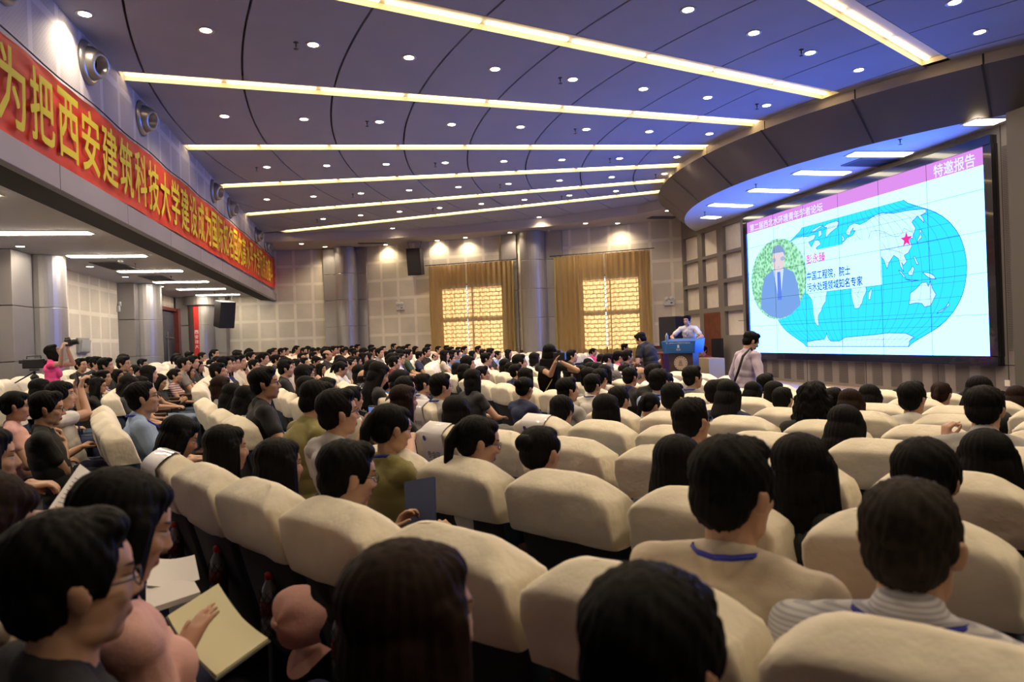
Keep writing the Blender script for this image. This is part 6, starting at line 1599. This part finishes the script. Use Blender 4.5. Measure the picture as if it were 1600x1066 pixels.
mb = MB(); mb.rbox((.03, 0, 0), (.06, .62, .34), .01); mb.obj('case', mat('box_grey', (.30, .30, .28), .5), bx); mb = MB(); mb.rbox((.075, .02, -.01), (.03, .5, .26), .006, Matrix.Rotation(.12, 3, 'Y')); mb.obj('lid', mat('box_lid', (.38, .38, .35), .5), bx)
mb = MB(); mb.rbox((XR-.006, 8.62, H0-.88), (.012, .09, .09), .004); o = mb.obj('wall_socket', mat('socket_white', (.75, .70, .58), .4)); tag(o, 'small white wall socket low on the stage wall right of the screen', 'wall socket')
# left door and panelling
dl = empty('wall_left_door', (0, 0, 0)); 
def yl(px_, py_): d = px_ray(px_, py_); return (Vector((0, 0, H0))+d*((XLL+.02)/d.x))
ya, yb = yl(243, 520).y, yl(275, 520).y
mb = MB(); mb.box((XLL+.03, (ya+yb)/2, H0-.05), (.06, yb-ya, 2.9)); dr = mb.obj('door_2', mat('door_glass_dark', (.05, .06, .08), .25)); struct(dr); bpy.data.objects.remove(dl)
mb = MB(); mb.box((XLL+.10, yb-.18, H0-.05), (.20, .42, 3.0)); mb.box((XLL+.08, (ya+yb)/2, H0+1.40), (.16, yb-ya, .10)); mb.box((XLL+.08, ya+.05, H0-.05), (.16, .1, 2.9)); mb.obj('door_frame', M_redwood, dr)
mb = MB(); mb.box((XLL+.09, (ya+yb)/2-.1, H0-.4), (.03, .06, 2.2)); mb.box((XLL+.09, (ya+yb)/2+.15, H0+.5), (.03, .9, .05)); mb.obj('door_rail', M_steel, dr)
mb = MB(); mb.box((XLL+.12, ya+.25, H0-.35), (.03, .05, 2.0)); o = mb.obj('blue_strip', mat('blue_strip', (.02, .12, .30), .4)); o.name = 'door_curtain_strip'; tag(o, 'narrow blue hanging strip at the left door', 'strip')
# wooden wainscot at the far left and on the far wall
mb = MB(); 
for k in range(9): mb.rbox((XLL+.16, 11.4, H0-.95+k*.07), (.10, 1.6, .05), .008)
mb.rbox((XLL+.18, 11.4, H0-.28), (.22, 1.8, .06), .01); o = mb.obj('wooden_radiator_cover', M_wood); tag(o, 'slatted dark wooden radiator cover against the left wall', 'radiator cover')
mb = MB(); a_ = atan2(25-25.95, -.45+6.6); q = Vector((-2.2, 25.1)); mb.rbox((0, 0, 0), (2.6, .22, .5), .01); mb.rbox((0, -.01, .27), (2.7, .28, .05), .01); o = mb.obj('wooden_ledge', M_wood, None, False, (-2.6, 25.04, H0-.36), (0, 0, a_)); tag(o, 'long dark wooden ledge against the far wall left of the column', 'ledge')
# ================================================================ labels of the audience
def block_of(P):
    r = hypot(P.x-CX, P.y-CY); a = degrees(atan2(P.y-CY, CX-P.x))
    if a < (aisle1(r)+aisle1b(r))/2: return 'near'
    return 'middle' if a < (aisle2(r)+aisle2b(r))/2 else 'far'
byrow = {}
for p in PEOPLE:
    p['a'] = degrees(atan2(p['P'].y-CY, CX-p['P'].x)); p['blk'] = block_of(p['P']); byrow.setdefault((p['k'], p['blk']), []).append(p)
for (k, blk), L_ in byrow.items():
    L_.sort(key=lambda q: q['a'] if blk != 'near' else -q['a'])
    for i, p in enumerate(L_):
        hn = HN[p['hs']]
        if p['hc'] == 'brown': hn = hn.replace('black', 'brown')
        if p['hc'] == 'grey': hn = 'greying hair'
        sh = dict(palepink='pale pink', lightblue='light blue', lightgrey='light grey', plaid='plaid', striped='striped').get(p['shirt'], p['shirt'])
        gl = ', glasses' if 'g' in p['fl'] else ''
        lab = 'person, %s%s, %s top, %s from aisle, %s row from back, %s' % (hn, gl, sh, ORD[i+1] if i < 30 else 'far', ORD[p['k']+5], {'near': 'near block', 'middle': 'middle block', 'far': 'far block'}[blk])
        if len(lab.split()) > 16: lab = lab.replace(' hair', '', 1)
        tag(p['o'], p.get('label') or lab, 'person', p.get('group') or 'seated audience')
